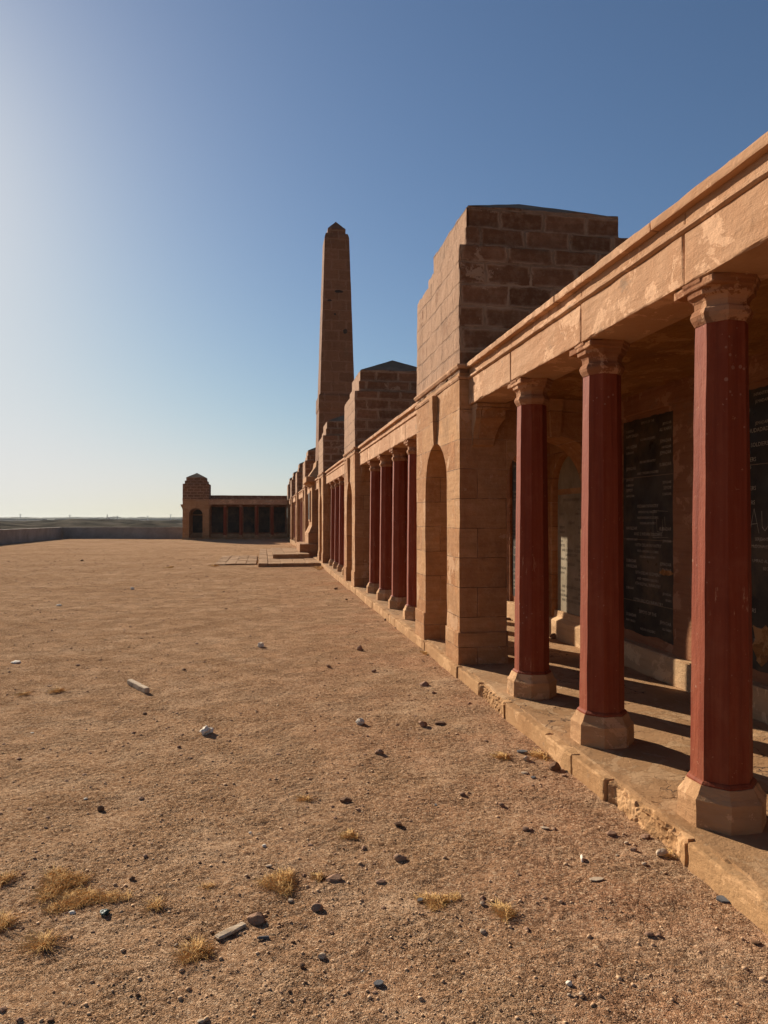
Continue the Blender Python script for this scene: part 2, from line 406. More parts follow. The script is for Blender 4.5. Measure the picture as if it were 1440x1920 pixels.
def slab_m():
    k = NT('black_inscribed_slab_and_shade')  # also colours the painted shade of the end pavilion niche and obelisk holes
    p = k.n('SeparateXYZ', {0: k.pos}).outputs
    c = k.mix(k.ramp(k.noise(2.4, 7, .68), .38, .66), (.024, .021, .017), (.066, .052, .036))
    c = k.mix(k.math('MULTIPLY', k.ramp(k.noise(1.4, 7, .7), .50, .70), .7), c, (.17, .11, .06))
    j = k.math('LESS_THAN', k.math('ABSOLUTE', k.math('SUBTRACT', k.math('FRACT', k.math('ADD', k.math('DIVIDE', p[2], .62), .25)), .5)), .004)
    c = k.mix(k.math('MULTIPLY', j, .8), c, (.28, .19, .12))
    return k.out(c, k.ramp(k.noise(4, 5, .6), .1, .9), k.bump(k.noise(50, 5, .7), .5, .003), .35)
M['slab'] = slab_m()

# ---------------------------------------------------------------- ground: one sheet to the horizon
PZ = .107
def ground_h(X, Y):
    P = np.stack([X, Y, np.zeros_like(X)], 1)
    inside = np.clip((X + 16.9) / .5, 0, 1) * np.clip((62.6 - Y) / .5, 0, 1)
    inside = np.where(X > 4.2, np.clip((62.6 - Y) / .5, 0, 1), inside)
    D = np.hypot(X, Y)
    near = 1 / (1 + (D / 22) ** 2)
    z = .005 * fbm(P * 2.2, 1, 3) + .010 * fbm(P * .55, 4, 2) * np.clip(D / 6, 0, 1)
    rg = fbm(P * 6.0, 31, 3)
    z += .008 * rg * near + .0045 * fbm(P * 26, 41, 2) * near
    cl = np.clip(fbm(P * 1.1, 61, 3) - .05, 0, 1)
    z += cl * .022 * np.clip(fbm(P * 14, 71, 3), 0, 1) * near
    # sand banked against the plinth, a shallow dip before the far wing
    z += .016 * np.exp(-((X - 1.93) / .35) ** 2) * (.3 + fbm(P * .9, 81, 2))
    z -= .13 * np.exp(-((Y - 51) / 6.5) ** 2) * np.clip((X + 13) / 4, 0, 1)
    z -= .02
    # rough land outside the court
    m = fbm(P * .045, 91, 4); m2 = fbm(P * .018, 95, 3)
    zo = -.25 + 2.6 * np.clip(m, -.2, 1) + 2.6 * np.clip(m2, 0, 1)
    zo = np.where(D > 260, zo * np.clip(1 - (D - 260) / 300, 0, 1) - .9 * np.clip((D - 260) / 300, 0, 1), zo)
    t = np.clip(((-X) - 17) / 14, 0, 1); t2 = np.clip((Y - 63) / 14, 0, 1); t = np.maximum(t, t2)
    zo = zo * t + (-.3) * (1 - t)
    return np.where(inside > 0, z * inside + zo * (1 - inside), zo)
def build_ground():
    az = np.concatenate([np.linspace(-180, -48, 50, endpoint=False), np.linspace(-48, 48, 620, endpoint=False), np.linspace(48, 180, 50, endpoint=False)])
    rr = np.concatenate([np.geomspace(.25, 1.3, 8, endpoint=False), np.geomspace(1.3, 30, 900, endpoint=False), np.geomspace(30, 600, 330, endpoint=False), np.geomspace(600, 9000, 14)])
    A, D = np.meshgrid(np.radians(az) + TH, rr, indexing='ij')
    X = (D * np.sin(A)).ravel(); Y = (D * np.cos(A)).ravel()
    Z = ground_h(X, Y)
    V = np.stack([X, Y, Z], 1); na, nr = len(az), len(rr)
    i = np.arange(na)[:, None]; j = np.arange(nr - 1)[None, :]; i2 = (i + 1) % na
    Fq = np.stack([i * nr + j, i * nr + j + 1, i2 * nr + j + 1, i2 * nr + j], -1).reshape(-1, 4)[:, ::-1]
    cidx = len(V); V = np.vstack([V, [[0, 0, -.02]]])
    me = bpy.data.meshes.new('ground')
    tri = np.stack([np.full(na, cidx), np.arange(na) * nr, ((np.arange(na) + 1) % na) * nr], 1)[:, ::-1]
    me.vertices.add(len(V)); me.vertices.foreach_set('co', V.ravel())
    nq, ntr = len(Fq), len(tri)
    me.loops.add(nq * 4 + ntr * 3); me.loops.foreach_set('vertex_index', np.concatenate([Fq.ravel(), tri.ravel()]).astype(np.int32))
    me.polygons.add(nq + ntr)
    me.polygons.foreach_set('loop_start', np.concatenate([np.arange(nq) * 4, nq * 4 + np.arange(ntr) * 3]).astype(np.int32))
    me.polygons.foreach_set('use_smooth', np.ones(nq + ntr, dtype=bool))
    me.update(calc_edges=True); me.validate()
    me.materials.append(M['sand'])
    o = bpy.data.objects.new('ground', me); col.objects.link(o); tag(o, kind='structure')
build_ground()
def gz(x, y): return float(ground_h(np.array([x]), np.array([y]))[0])

# ---------------------------------------------------------------- walkway and kerb of the long colonnade
XE = 1.93
def kerb_run():
    mb = MB(); y = .2; rnd = random.Random(3); ys = []
    ys = [(.2, 1.15), (1.15, 2.1), (2.1, 3.01), (3.01, 3.81), (3.81, 4.24), (4.24, 4.68), (4.68, 5.53), (5.53, 6.25), (6.25, 6.95)]; y = 6.95
    while y < 58.2:
        L = rnd.choice([.55, .75, .9, 1.1]); ys.append((y, min(y + L, 58.3))); y += L
    for (a, b) in ys:
        near = a < 16; broken = a in (3.01, 5.53)
        off = rnd.uniform(-.008, .008)
        v0 = mb.n
        mb.box(XE + off, 2.10, a + .002, b - .002, -.15, PZ - .004 + rnd.uniform(-.003, .002), cell=.018 if broken else (.03 if a < 9 else (.07 if near else .3)),
               wear=(.007 if rnd.random() < .7 else .018) if not broken else .035, bev=.012 if not broken else .02, skip='-z', seed=a * 7)
        if broken:                                                  # spalled face: front pushed in and roughened
            for V in mb.v[-5:]:
                fr = np.clip((XE + .10 - V[:, 0]) / .10, 0, 1) * np.clip((V[:, 1] - a) / .15, 0, 1) * np.clip((b - V[:, 1]) / .06, 0, 1)
                V[:, 0] += fr * (.028 + .030 * fbm(V * 7, 77, 3) + .016 * fbm(V * 34, 78, 2))
                V[:, 2] -= fr * .018 * np.clip(V[:, 2] / PZ, 0, 1) * (1 + fbm(V * 12, 79, 2))
    o = mb.build('kerb', M['kerb'], amp=.006, sc_=7); tag(o, kind='structure')
    mb = MB(); mb.box(1.985, 4.06, .2, 58.3, -.15, PZ + .002, cell=.07, wear=.012, bev=.02, skip='-z-y+y')
    o = mb.build('walkway', M['walk'], amp=.006, sc_=5); tag(o, kind='structure')
kerb_run()

# ---------------------------------------------------------------- pavilion
HB = 1.03
SPR, AR = 1.95, .525
def arch_ring(mb, r0, r1, n, M_, t0, t1):
    pass
def make_pavilion(closed=False):
    root = empty('pavilion', (3.01, 8.07, 0))
    zt = 3.10
    w_ = MB()
    # lower walls: local frame centred on the pavilion, front faces -X
    w_.archwall(-HB, HB, PZ, zt, AR, SPR, 0, .5, lambda u, t, v: (-HB + t, -u, v))
    for sgn in (-1, 1):
        w_.archwall(-.53, .53, PZ, zt, AR, SPR, 0, .5, (lambda u, t, v: (u, -HB + t, v)) if sgn < 0 else (lambda u, t, v: (-u, HB - t, v)), ends=False)
    # back wall with a blind arched recess towards the inside
    w_.archwall(-.53, .53, PZ, zt, .45, SPR, 0, .07, lambda u, t, v: (.60 + t, -u * 1.0, v), ends=False)
    w_.box(.67, HB, -HB, HB, PZ, zt, cell=.2, skip='-z+z')
    w_.box(.53, .67, -HB, -.53, PZ, zt, cell=.2, skip='-z+z+x'); w_.box(.53, .67, .53, HB, PZ, zt, cell=.2, skip='-z+z+x')
    if closed: w_.box(-.53, .53, HB - .30, HB - .12, PZ, zt, cell=.2)
    wall = w_.build('wall', M['ashlar'], root, amp=.006, sc_=5)
    t = .018; zb = PZ + .33                                         # projecting foot course, one block under each pier
    for (x0, x1, y0, y1) in ((-HB - t, -.53 + t, -HB - t, -AR + t * .2), (-HB - t, -.53 + t, AR - t * .2, HB + t), (.53 - t, HB + t, -HB - t, -.6), (.53 - t, HB + t, .6, HB + t)):
        MB().box(x0, x1, y0, y1, PZ - .01, zb, cell=.06, wear=.008, skip='-z').build('pier_foot', M['ashlar'], root, amp=.003, sc_=9)
    a = MB()
    a.box(-HB, HB, -HB, HB, zt, 4.42, cell=.06, wear=.014, bev=.02)
    a.box(-HB + .11, HB - .11, -HB + .155, HB - .155, 4.41, 4.67, cell=.06, wear=.014, skip='-z', seed=3, bev=.02)
    a.box(-HB + .16, HB - .16, -HB + .27, HB - .27, 4.66, 4.955, cell=.06, wear=.016, skip='-z', seed=5, bev=.02)
    a.build('attic', M['attic'], root, amp=.012, sc_=4)
    r = MB(); hx, hy = HB - .175, HB - .285
    n = 8; rings = []
    for i in range(n + 1):
        q = 1 - i / n; rings.append([(-hx * q, hy * q, 4.95 + .40 * i / n), (-hx * q, -hy * q, 4.95 + .40 * i / n), (hx * q, -hy * q, 4.95 + .40 * i / n), (hx * q, hy * q, 4.95 + .40 * i / n)])
    r.loft(rings, cap=False); r.build('roof', M['lead'], root, amp=.010, sc_=3)
    s = MB()
    for (z0, z1, pr) in ((3.032, 3.068, .020), (3.142, 3.19, .034)):
        rings = [[(sx * (HB + o_), sy * (HB + o_), z) for (sx, sy) in ((-1, 1), (-1, -1), (1, -1), (1, 1))] for (o_, z) in ((-.02, z0), (pr * .5, z0), (pr, (z0 + z1) / 2), (pr, z1 - .006), (-.02, z1))]
        R2 = []
        for rg in rings:                                            # subdivide the sides so that wear shows
            q = []
            for i in range(4):
                p0, p1 = np.array(rg[i]), np.array(rg[(i + 1) % 4])
                for k in range(16): q.append(tuple(p0 + (p1 - p0) * k / 16))
            R2.append(q)
        s.loft(R2, cap=False)
    s.build('string_course', M['pink_stone'], root, amp=.005, sc_=14)
    # keystones on the three open faces
    for (fx, fy) in ((-1, 0), (0, -1), (0, 1)):
        kmb = MB()
        vs = []
        for (hwid, z, pj) in ((.050, 2.455, .035), (.078, 2.90, .058), (.082, 3.02, .058)):
            for (u, t) in ((-hwid, -.02), (-hwid, pj), (hwid, pj), (hwid, -.02)):
                if fx: vs.append((-HB - t, -u, z))
                else: vs.append((u * -fy, fy * (HB + t), z))
        fs = []
        for k in range(2):
            for i in range(4):
                j = (i + 1) % 4; fs.append((k * 4 + i, k * 4 + j, (k + 1) * 4 + j, (k + 1) * 4 + i))
        fs += [(3, 2, 1, 0), (8, 9, 10, 11)]
        kmb.add(vs, fs); kmb.build('keystone', M['ashlar'], root, amp=.004)
    # corbels under the entablature ends
    for sy in (-1, 1):
        c = MB(); prof = [(.0, 2.34), (.03, 2.36), (.05, 2.46), (.09, 2.55), (.145, 2.62), (.15, 2.70), (.185, 2.71), (.19, 2.765)]
        for i in range(len(prof) - 1):
            pass
        rings = [[(-.90, sy * (HB - .01), z), (-.90, sy * (HB + p_), z), (-.70 + p_ * .75, sy * (HB + p_), z), (-.70 + p_ * .75, sy * (HB - .01), z)] for p_, z in prof]
        if sy > 0: rings = [q[::-1] for q in rings]
        c.loft(rings); c.build('corbel', M['ashlar'], root, amp=.005)
    # slab inside the niche, its lunette and stepped sill
    n_ = MB(); n_.box(.655, .672, -.40, .40, .455, 1.90); slab = n_.build('memorial_slab', M['slab' if closed else 'niche_slab'], root)  # when closed, black paints the dark of the arch interior onto the slab
    l_ = MB(); pts = [(.655, -.40 * math.cos(math.pi * i / 20), 1.97 + .40 * math.sin(math.pi * i / 20)) for i in range(21)]
    l_.add(pts + [(.68, p[1], p[2]) for p in pts], [tuple(range(21))[::-1]] + [(i, i + 1, 22 + i, 21 + i) for i in range(20)])
    l_.build('lunette', M['slab' if closed else 'niche_slab'], root)  # same painted shade on the closed pavilion's lunette
    q_ = MB(); 
    yy = [-.53 + 1.06 * i / 14 for i in range(15)]
    q_.loft([[(.58, y, PZ - .01), (.58, y, .33), (.592, y, .345), (.625, y, .375), (.632, y, .45), (.68, y, .452), (.68, y, PZ - .01)][::-1] for y in yy])
    q_.build('sill', M['dado'], root, amp=.004)
    if not closed: inscription(slab, (.6535, 0, 0), .74, .52, 1.86, 24, M['letter_dark'], 4)
    return root

# ---------------------------------------------------------------- lettering
LINES = ['INDIAN INFANTRY', 'JEMADAR', 'CORPS', 'GURKHA RIFLES', 'PUNJABIS', 'AND 21 INDIAN SOLDIERS', '49TH ROYAL HAZARA', 'SUBADAR', 'SERJEANT', 'McDONALD',
         'UMRAO ALI', 'INFANTRY', '10TH DELHI REGIMENT', 'INDIAN SOLDIERS', 'LABOUR CORPS', '110TH DELHI INFANTRY', 'HAVILDAR', 'RIFLES', 'INDIAN INFANTRY', 'CARRIER CORPS',
         'JEMADAR', 'AND 14 INDIAN SOLDIERS', 'LIGHT INFANTRY', 'REGIMENT', 'ALI KHAN', 'RAM SINGH', 'GUIDES', 'SEPOYS']
SLAB_B = [['110TH MAHRATTA', 'INFANTRY'], ['SUBADAR', 'JEMADAR'], ['AND 41 INDIAN SOLDIERS'], [''], ['HAVILDAR', 'JEMADAR'], ['BHAGWAN SINGH', 'KHUDADAD'], [''], ['', 'INDIAN SOLDIERS'], ['92ND PUNJABIS'], ['AND 21 INDIAN SOLDIERS'], ['2ND GURKHA RIFLES'],
          [''], ['INDIAN INFANTRY'], ['AND 12 INDIAN SOLDIERS'], ['INDIAN INFANTRY'], ['AND 9 INDIAN SOLDIERS'], ['120TH REGIMENT'], [''], [''], ['MULE CORPS'], ['HAVILDAR', 'SERJEANT'], ['', 'McDONALD'], [''], ['', 'UMRAO ALI'], ['', 'BEG'],
          ['CAMEL CORPS'], ['AND 5 INDIAN SOLDIERS'], ['MULE CORPS'], [''], ['LABOUR CORPS'], ['AND 16 INDIAN SOLDIERS'], ['PORTER CORPS'], [''], ['FOLLOWERS']]
SLAB_A = [['SEPOYS OF THE'], ['SUBADAR', 'JEMADAR'], ['RAM SINGH', 'ALI KHAN'], ['INDIAN SOLDIERS'], ['HAVILDAR', 'JEMADAR'], ['SUBADAR', 'HAVILDAR'], ['', 'JEMADAR'], ['INDIAN INFANTRY'], ['JEMADAR', 'SUBADAR'], ['AND 7 INDIAN SOLDIERS'], ['JEMADAR', ''],
          ['SUBADAR', 'JEMADAR'], ['SEPOY', 'SEPOY'], ['HAVILDAR', 'SUBADAR'], [''], ['INDIAN INFANTRY'], ['49TH ROYAL HAZARA'], ['AND 8 INDIAN SOLDIERS'], ['INDIAN INFANTRY'], ['HAVILDAR', 'SUBADAR'], ['AND 2 INDIAN SOLDIERS'], ['LABOUR UNIT', 'JEMADAR'],
          ['110TH DELHI INFANTRY'], ['AND 6 INDIAN SOLDIERS'], ['INDIAN INFANTRY'], ['SUBADAR', 'JEMADAR'], ['HAVILDAR', 'SUBADAR'], ['10TH DELHI REGIMENT'], ['AND 4 INDIAN SOLDIERS'], ['4TH ROYAL INFANTRY'], ['SUBADAR', 'JEMADAR'], ['', 'KHAN'], ['127TH BALUCH INFANTRY'], ['']]
_tc = {}
def textmesh(t):
    if t in _tc: return _tc[t]
    cu = bpy.data.curves.new('t', 'FONT'); cu.body = t; cu.size = 1; cu.resolution_u = 2; cu.align_x = 'LEFT'
    o = bpy.data.objects.new('t', cu); col.objects.link(o)
    bpy.context.view_layer.update()
    dg = bpy.context.evaluated_depsgraph_get(); me = o.evaluated_get(dg).to_mesh()
    v = np.array([tuple(q.co) for q in me.vertices]); f = [tuple(p.vertices) for p in me.polygons]
    o.evaluated_get(dg).to_mesh_clear(); bpy.data.objects.remove(o); bpy.data.curves.remove(cu)
    _tc[t] = (v, f); return _tc[t]
def inscription(parent, base, width, z0, z1, rows, mat, seed, lines=None):
    """rows of cut letters on a face looking towards -X; reading direction is -Y"""
    rnd = random.Random(seed); mb = MB(); step = (z1 - z0) / rows
    for i in range(rows):
        if lines: ent = lines[i % len(lines)]
        else:
            if rnd.random() < .10: continue
            ent = [rnd.choice(LINES)] if rnd.random() < .45 else [rnd.choice(LINES), rnd.choice(LINES)]
            if rnd.random() < .1: ent = ['', ent[0]]
        hh = step * (.82 if rnd.random() < .45 else .62); z = z1 - (i + .8) * step
        for c, t in enumerate(ent):
            if not t: continue
            v, f = textmesh(t); mx = width * (.86 if len(ent) == 1 else .42)
            sx = hh * min(1, mx / (v[:, 0].max() * hh)); ww = v[:, 0].max() * sx
            u0 = (-ww / 2) if len(ent) == 1 else (-width * .46 if c == 0 else width * .46 - ww)
            mb.add(np.stack([np.full(len(v), base[0]), base[1] - (u0 + v[:, 0] * sx), z + v[:, 1] * hh], 1), f)
    return mb.build('inscription', mat, parent)

# ---------------------------------------------------------------- colonnade bay (local origin: bay centre, on the colonnade's front line)
def make_column(root, y, lean=0):
    CX = 2.253 - 1.93
    sh = MB(); prof = []
    for i in range(23):
        t = i / 22; prof.append((.134 - .021 * t ** 1.3, .325 + (2.572 - .325) * t))
    prof = [(.150, .300), (.150, .312), (.141, .322)] + prof
    sh.octo(prof, CX, y, sub=3)
    s = sh.build('column', M['red'], root, amp=.0035, sc_=8, seed=y)
    b = MB(); b.octo([(.190, PZ - .02), (.190, .15), (.188, .20), (.189, .240), (.184, .246), (.172, .262), (.162, .285), (.155, .303), (.12, .304)], CX, y, sub=4)
    b.build('column_base', M['stone'], s, amp=.005, sc_=12, seed=y * 3)
    c = MB(); c.octo([(.116, 2.560), (.122, 2.572), (.130, 2.585), (.137, 2.605), (.130, 2.628), (.118, 2.640), (.119, 2.668), (.128, 2.684), (.146, 2.698), (.148, 2.722), (.157, 2.728), (.160, 2.748), (.166, 2.756), (.168, 2.7705)], CX, y, sub=3)
    c.box(CX - .160, CX - .02, y - .162, y + .162, 2.726, 2.768, cell=.05, wear=.006, bev=.008)
    c.build('capital', M['capital'], s, amp=.0035, sc_=16, seed=y * 5)
    return s
def make_bay(half=3.195, cols_=(-1.905, -.635, .635, 1.905), tabs=True, name='colonnade', high_back=False, cut=True):
    root = empty(name, (1.93, 3.845, 0))
    for y in cols_: make_column(root, y)
    e = MB(); X0 = 2.076 - 1.93
    cuts = [-half] + [c + .05 * (1 if i % 2 else -1) for i, c in enumerate(cols_)] + [half]
    rnd = random.Random(5)
    for a, b in zip(cuts[:-1], cuts[1:]):
        e.box(X0 + rnd.uniform(-.004, .004), X0 + .35, a + .003, b - .003, 2.771, 3.034, cell=.07, wear=.009, skip='+z', seed=a)
        e.box(X0 + .010, X0 + .35, a + .003, b - .003, 3.034, 3.142, cell=.08, wear=.003, skip='-z+z', seed=a)
    en = e.build('entablature', M['pink_stone'], root, amp=.006, sc_=4)
    m = MB(); ny = 90
    prof = [(.02, 3.028), (-.006, 3.030), (-.019, 3.040), (-.019, 3.056), (-.006, 3.067), (.02, 3.070)]
    rings = [[(X0 + px, -half + 2 * half * i / ny, z) for (px, z) in prof[::-1]] for i in range(ny + 1)]
    m.loft(rings, cap=True)
    m.build('moulding', M['pink_stone'], en, amp=.004, sc_=16)
    c = MB(); cu2 = [-half] + [x + .3 for x in cols_] + [half]
    for a, b in zip(cu2[:-1], cu2[1:]):
        c.box(X0 - .036 + rnd.uniform(-.004, .004), X0 + .36, a + .004, b - .004, 3.140, 3.190 + rnd.uniform(-.003, .003), cell=.05, wear=.004, bev=.010, seed=a * 3)
    c.build('cornice', M['pink_stone'], en, amp=.003, sc_=11)
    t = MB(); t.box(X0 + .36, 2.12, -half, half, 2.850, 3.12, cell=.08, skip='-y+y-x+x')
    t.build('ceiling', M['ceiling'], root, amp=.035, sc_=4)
    if high_back:
        t = MB(); t.box(1.72, 2.10, -half, half, 3.10, 3.56, cell=.12, wear=.012); t.build('parapet', M['attic'], root, amp=.012)
    # back wall: solid slab, pilasters, lintel band, dado
    XW = 3.70 - 1.93
    wmb = MB(); wmb.box(XW, XW + .36, -half, half, PZ - .01, 2.87, cell=.25, skip='-y+y-z')
    edges = [-half] + list(cols_) + [half]
    for i, y in enumerate(edges):
        a = max(-half, y - .16); b = min(half, y + .16)
        wmb.box(XW - .04, XW + .01, a, b, .36, 2.64, cell=.1, wear=.004, skip='+x')
    wmb.box(XW - .042, XW + .01, -half, half, 2.64, 2.86, cell=.12, wear=.006, skip='+x-y+y')
    wmb.build('back_wall', M['wallstone'], root, amp=.004, sc_=6)
    d = MB(); d.box(XW - .10, XW + .01, -half, half, PZ - .005, .36, cell=.08, wear=.010, skip='+x-y+y-z')
    d.build('dado', M['dado'], root, amp=.005, sc_=6)
    if tabs:
        for i in range(len(edges) - 1):
            yc = (edges[i] + edges[i + 1]) / 2; hw = (edges[i + 1] - edges[i]) / 2 - .175
            q = MB(); rnd2 = random.Random(i + 11); N = 26
            us = [-hw + 2 * hw * k / N for k in range(N + 1)]
            jb = [rnd2.uniform(0, .006) + .010 * math.sin(k * .45 + i) + (.03 if k in (0, N) else 0) for k in range(N + 1)]; jt = [rnd2.uniform(0, .012) for k in range(N + 1)]
            vs = [(XW - .006, yc + u, .455 + jb[k]) for k, u in enumerate(us)] + [(XW - .006, yc + u, 2.60 - jt[k]) for k, u in enumerate(us)]
            vs += [(XW + .004, v[1], v[2]) for v in vs]; n1 = N + 1
            fs = []
            for k in range(N):
                fs += [(k + 1, k, n1 + k, n1 + k + 1), (k, k + 1, 2 * n1 + k + 1, 2 * n1 + k), (n1 + k + 1, n1 + k, 3 * n1 + k, 3 * n1 + k + 1)]
            q.add(vs, fs)
            s = q.build('memorial_slab', M['slab'], root)
            if not cut: continue
            inscription(s, (XW - .0075, yc, 0), hw * 1.9, .49, 2.58, 38, M['letter'], 20 + i, {3: SLAB_B, 4: SLAB_A}.get(i))
            def lines3(pl, w_):
                m = MB()
                for (u0, v0), (u1, v1) in pl:
                    L = math.hypot(u1 - u0, v1 - v0); nx, ny = -(v1 - v0) / L * w_, (u1 - u0) / L * w_
                    P = [(u0 + nx, v0 + ny), (u1 + nx * .5, v1 + ny * .5), (u1 - nx * .5, v1 - ny * .5), (u0 - nx, v0 - ny)]
                    m.add([(XW - .0078, yc - u, v) for u, v in P], [(0, 1, 2, 3)])
                return m
            if i == 3:
                lines3([((.20, 1.50), (.245, 1.68)), ((.245, 1.68), (.30, 1.49)), ((.215, 1.56), (.285, 1.565)), ((.33, 1.66), (.335, 1.54)), ((.335, 1.54), (.365, 1.51)), ((.365, 1.51), (.40, 1.55)), ((.40, 1.55), (.405, 1.67))], .003).build('scratched_letters', M['letter'], s)
            if i == 4:
                lines3([((.10, 1.42), (.36, 1.43)), ((.10, 1.68), (.36, 1.67)), ((.10, 1.42), (.10, 1.68)), ((.16, 1.60), (.17, 1.48)), ((.17, 1.48), (.26, 1.47)), ((.26, 1.47), (.27, 1.60)), ((.20, 1.50), (.24, 1.52)), ((.30, 1.62), (.31, 1.50))], .002).build('scratched_drawing', M['letter'], s)
            if i in (3, 4):
                pz, pu, pw, ph = (1.10, .33, .13, .035) if i == 4 else (.66, .34, .13, .20)
                ring = [(pu + pw * math.cos(6.283 * k / 15) * rnd2.uniform(.6, 1.1), pz + ph * math.sin(6.283 * k / 15) * rnd2.uniform(.5, 1.15)) for k in range(15)]
                MB().add([(XW - .0085, yc - u, v) for u, v in ring], [tuple(range(15))]).build('broken_patch', M['ceiling'], s)
    return root

pav0 = make_pavilion()
bay0 = make_bay()
PAV_Y = [8.07, 16.52, 24.97, 35.43, 43.88, 52.33, 59.60]
PLAB = ['nearest sandstone pavilion block right behind the three closest red columns',
        'second sandstone pavilion with peaked lead roof, halfway to the obelisk',
        'third sandstone pavilion, just in front of the obelisk and beside the paved steps',
        'first stone pavilion past the obelisk, mostly hidden by the obelisk pedestal',
        'second stone pavilion past the obelisk, showing as a narrow lit edge',
        'third stone pavilion past the obelisk, last before the far corner',
        'corner stone pavilion where the long colonnade meets the far wing']
for i, y in enumerate(PAV_Y):
    p = pav0 if i == 0 else copy_tree(pav0)
    p.location = (3.01, y, 0); tag(p, PLAB[i], 'pavilion', 'stone pavilions along the memorial colonnade')
BAY = [(3.845, 'nearest colonnade bay with big dark red columns and black inscribed wall slabs'),
       (12.295, 'second colonnade bay, four slender red columns between the two nearest pavilions'),
       (20.745, 'third colonnade bay of thin red columns before the pavilion in front of the obelisk'),
       (39.655, 'colonnade bay just past the obelisk pedestal, narrow lit column edges'),
       (48.105, 'colonnade bay between the last two pavilions before the far corner')]
for i, (y, lab) in enumerate(BAY):
    b = bay0 if i == 0 else copy_tree(bay0)
    b.location = (1.93, y, 0); tag(b, lab, 'colonnade', 'colonnade bays between the pavilions')
b = make_bay(2.615, (-1.4, 0, 1.4)); b.location = (1.93, 55.965, 0)
tag(b, 'short last colonnade bay ending at the far corner pavilion', 'colonnade', 'colonnade bays between the pavilions')
for y, lab in ((27.5, 'short colonnade bay between the third pavilion and the obelisk pedestal'), (32.9, 'short colonnade bay just behind the obelisk pedestal')):
    b = make_bay(1.50, (0,), tabs=False); b.location = (1.93, y, 0); tag(b, lab, 'colonnade', 'colonnade bays between the pavilions')

# far wing: same bay turned to face the camera
wing = make_bay(3.18, (-1.91, -.66, .60, 1.86), name='colonnade', high_back=True, cut=False)
# local -X (front) must face -Y: rotate +90 deg -> (-1,0)->(0,-1)
wing.rotation_euler = (0, 0, math.pi / 2)
wing.location = (-1.22, 58.60, 0)
tag(wing, 'dark shaded colonnade wing closing the far end of the court', 'colonnade')
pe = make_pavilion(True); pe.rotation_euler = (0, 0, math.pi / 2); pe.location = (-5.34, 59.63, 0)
tag(pe, 'shaded end pavilion with round arch and peaked roof, standing left at the far wing', 'pavilion', 'stone pavilions along the memorial colonnade')
mb = MB(); mb.box(-6.42, 2.0, 58.50, 60.9, -.25, PZ - .004, cell=.25, wear=.01, skip='-z'); tag(mb.build('wing_floor', M['walk'], amp=.004), kind='structure')

# ---------------------------------------------------------------- central terraces and obelisk
def slabs(name, x0, x1, y0, y1, z0, z1, nx, ny, seed, gap=.012):
    mb = MB(); r_ = random.Random(seed)
    for i in range(nx):
        for j in range(ny):
            a = x0 + (x1 - x0) * i / nx; b_ = x0 + (x1 - x0) * (i + 1) / nx; c = y0 + (y1 - y0) * j / ny; d = y0 + (y1 - y0) * (j + 1) / ny
            mb.box(a + gap * r_.random(), b_ - gap * r_.random(), c + gap * r_.random(), d - gap * r_.random(), z0, z1 + r_.uniform(-.012, .004), cell=.2, wear=.012, skip='-z', seed=i * 7 + j)
    mb.box(x0 + .01, x1 - .01, y0 + .01, y1 - .01, z0, z1 - .022, skip='-z')
    o = mb.build(name, M['walk'], amp=.006, sc_=5); tag(o, kind='structure'); return o
slabs('terrace', .16, 1.925, 24.2, 36.2, -.1, PZ - .006, 4, 18, 1)
slabs('terrace_edging', -.18, .155, 24.2, 36.2, -.1, PZ - .004, 1, 22, 2)
slabs('terrace_step', .35, 1.75, 27.3, 33.1, PZ - .03, .257, 3, 10, 3)
slabs('paving', -1.70, -.24, 25.4, 31.0, -.1, .030, 4, 15, 4, .016)
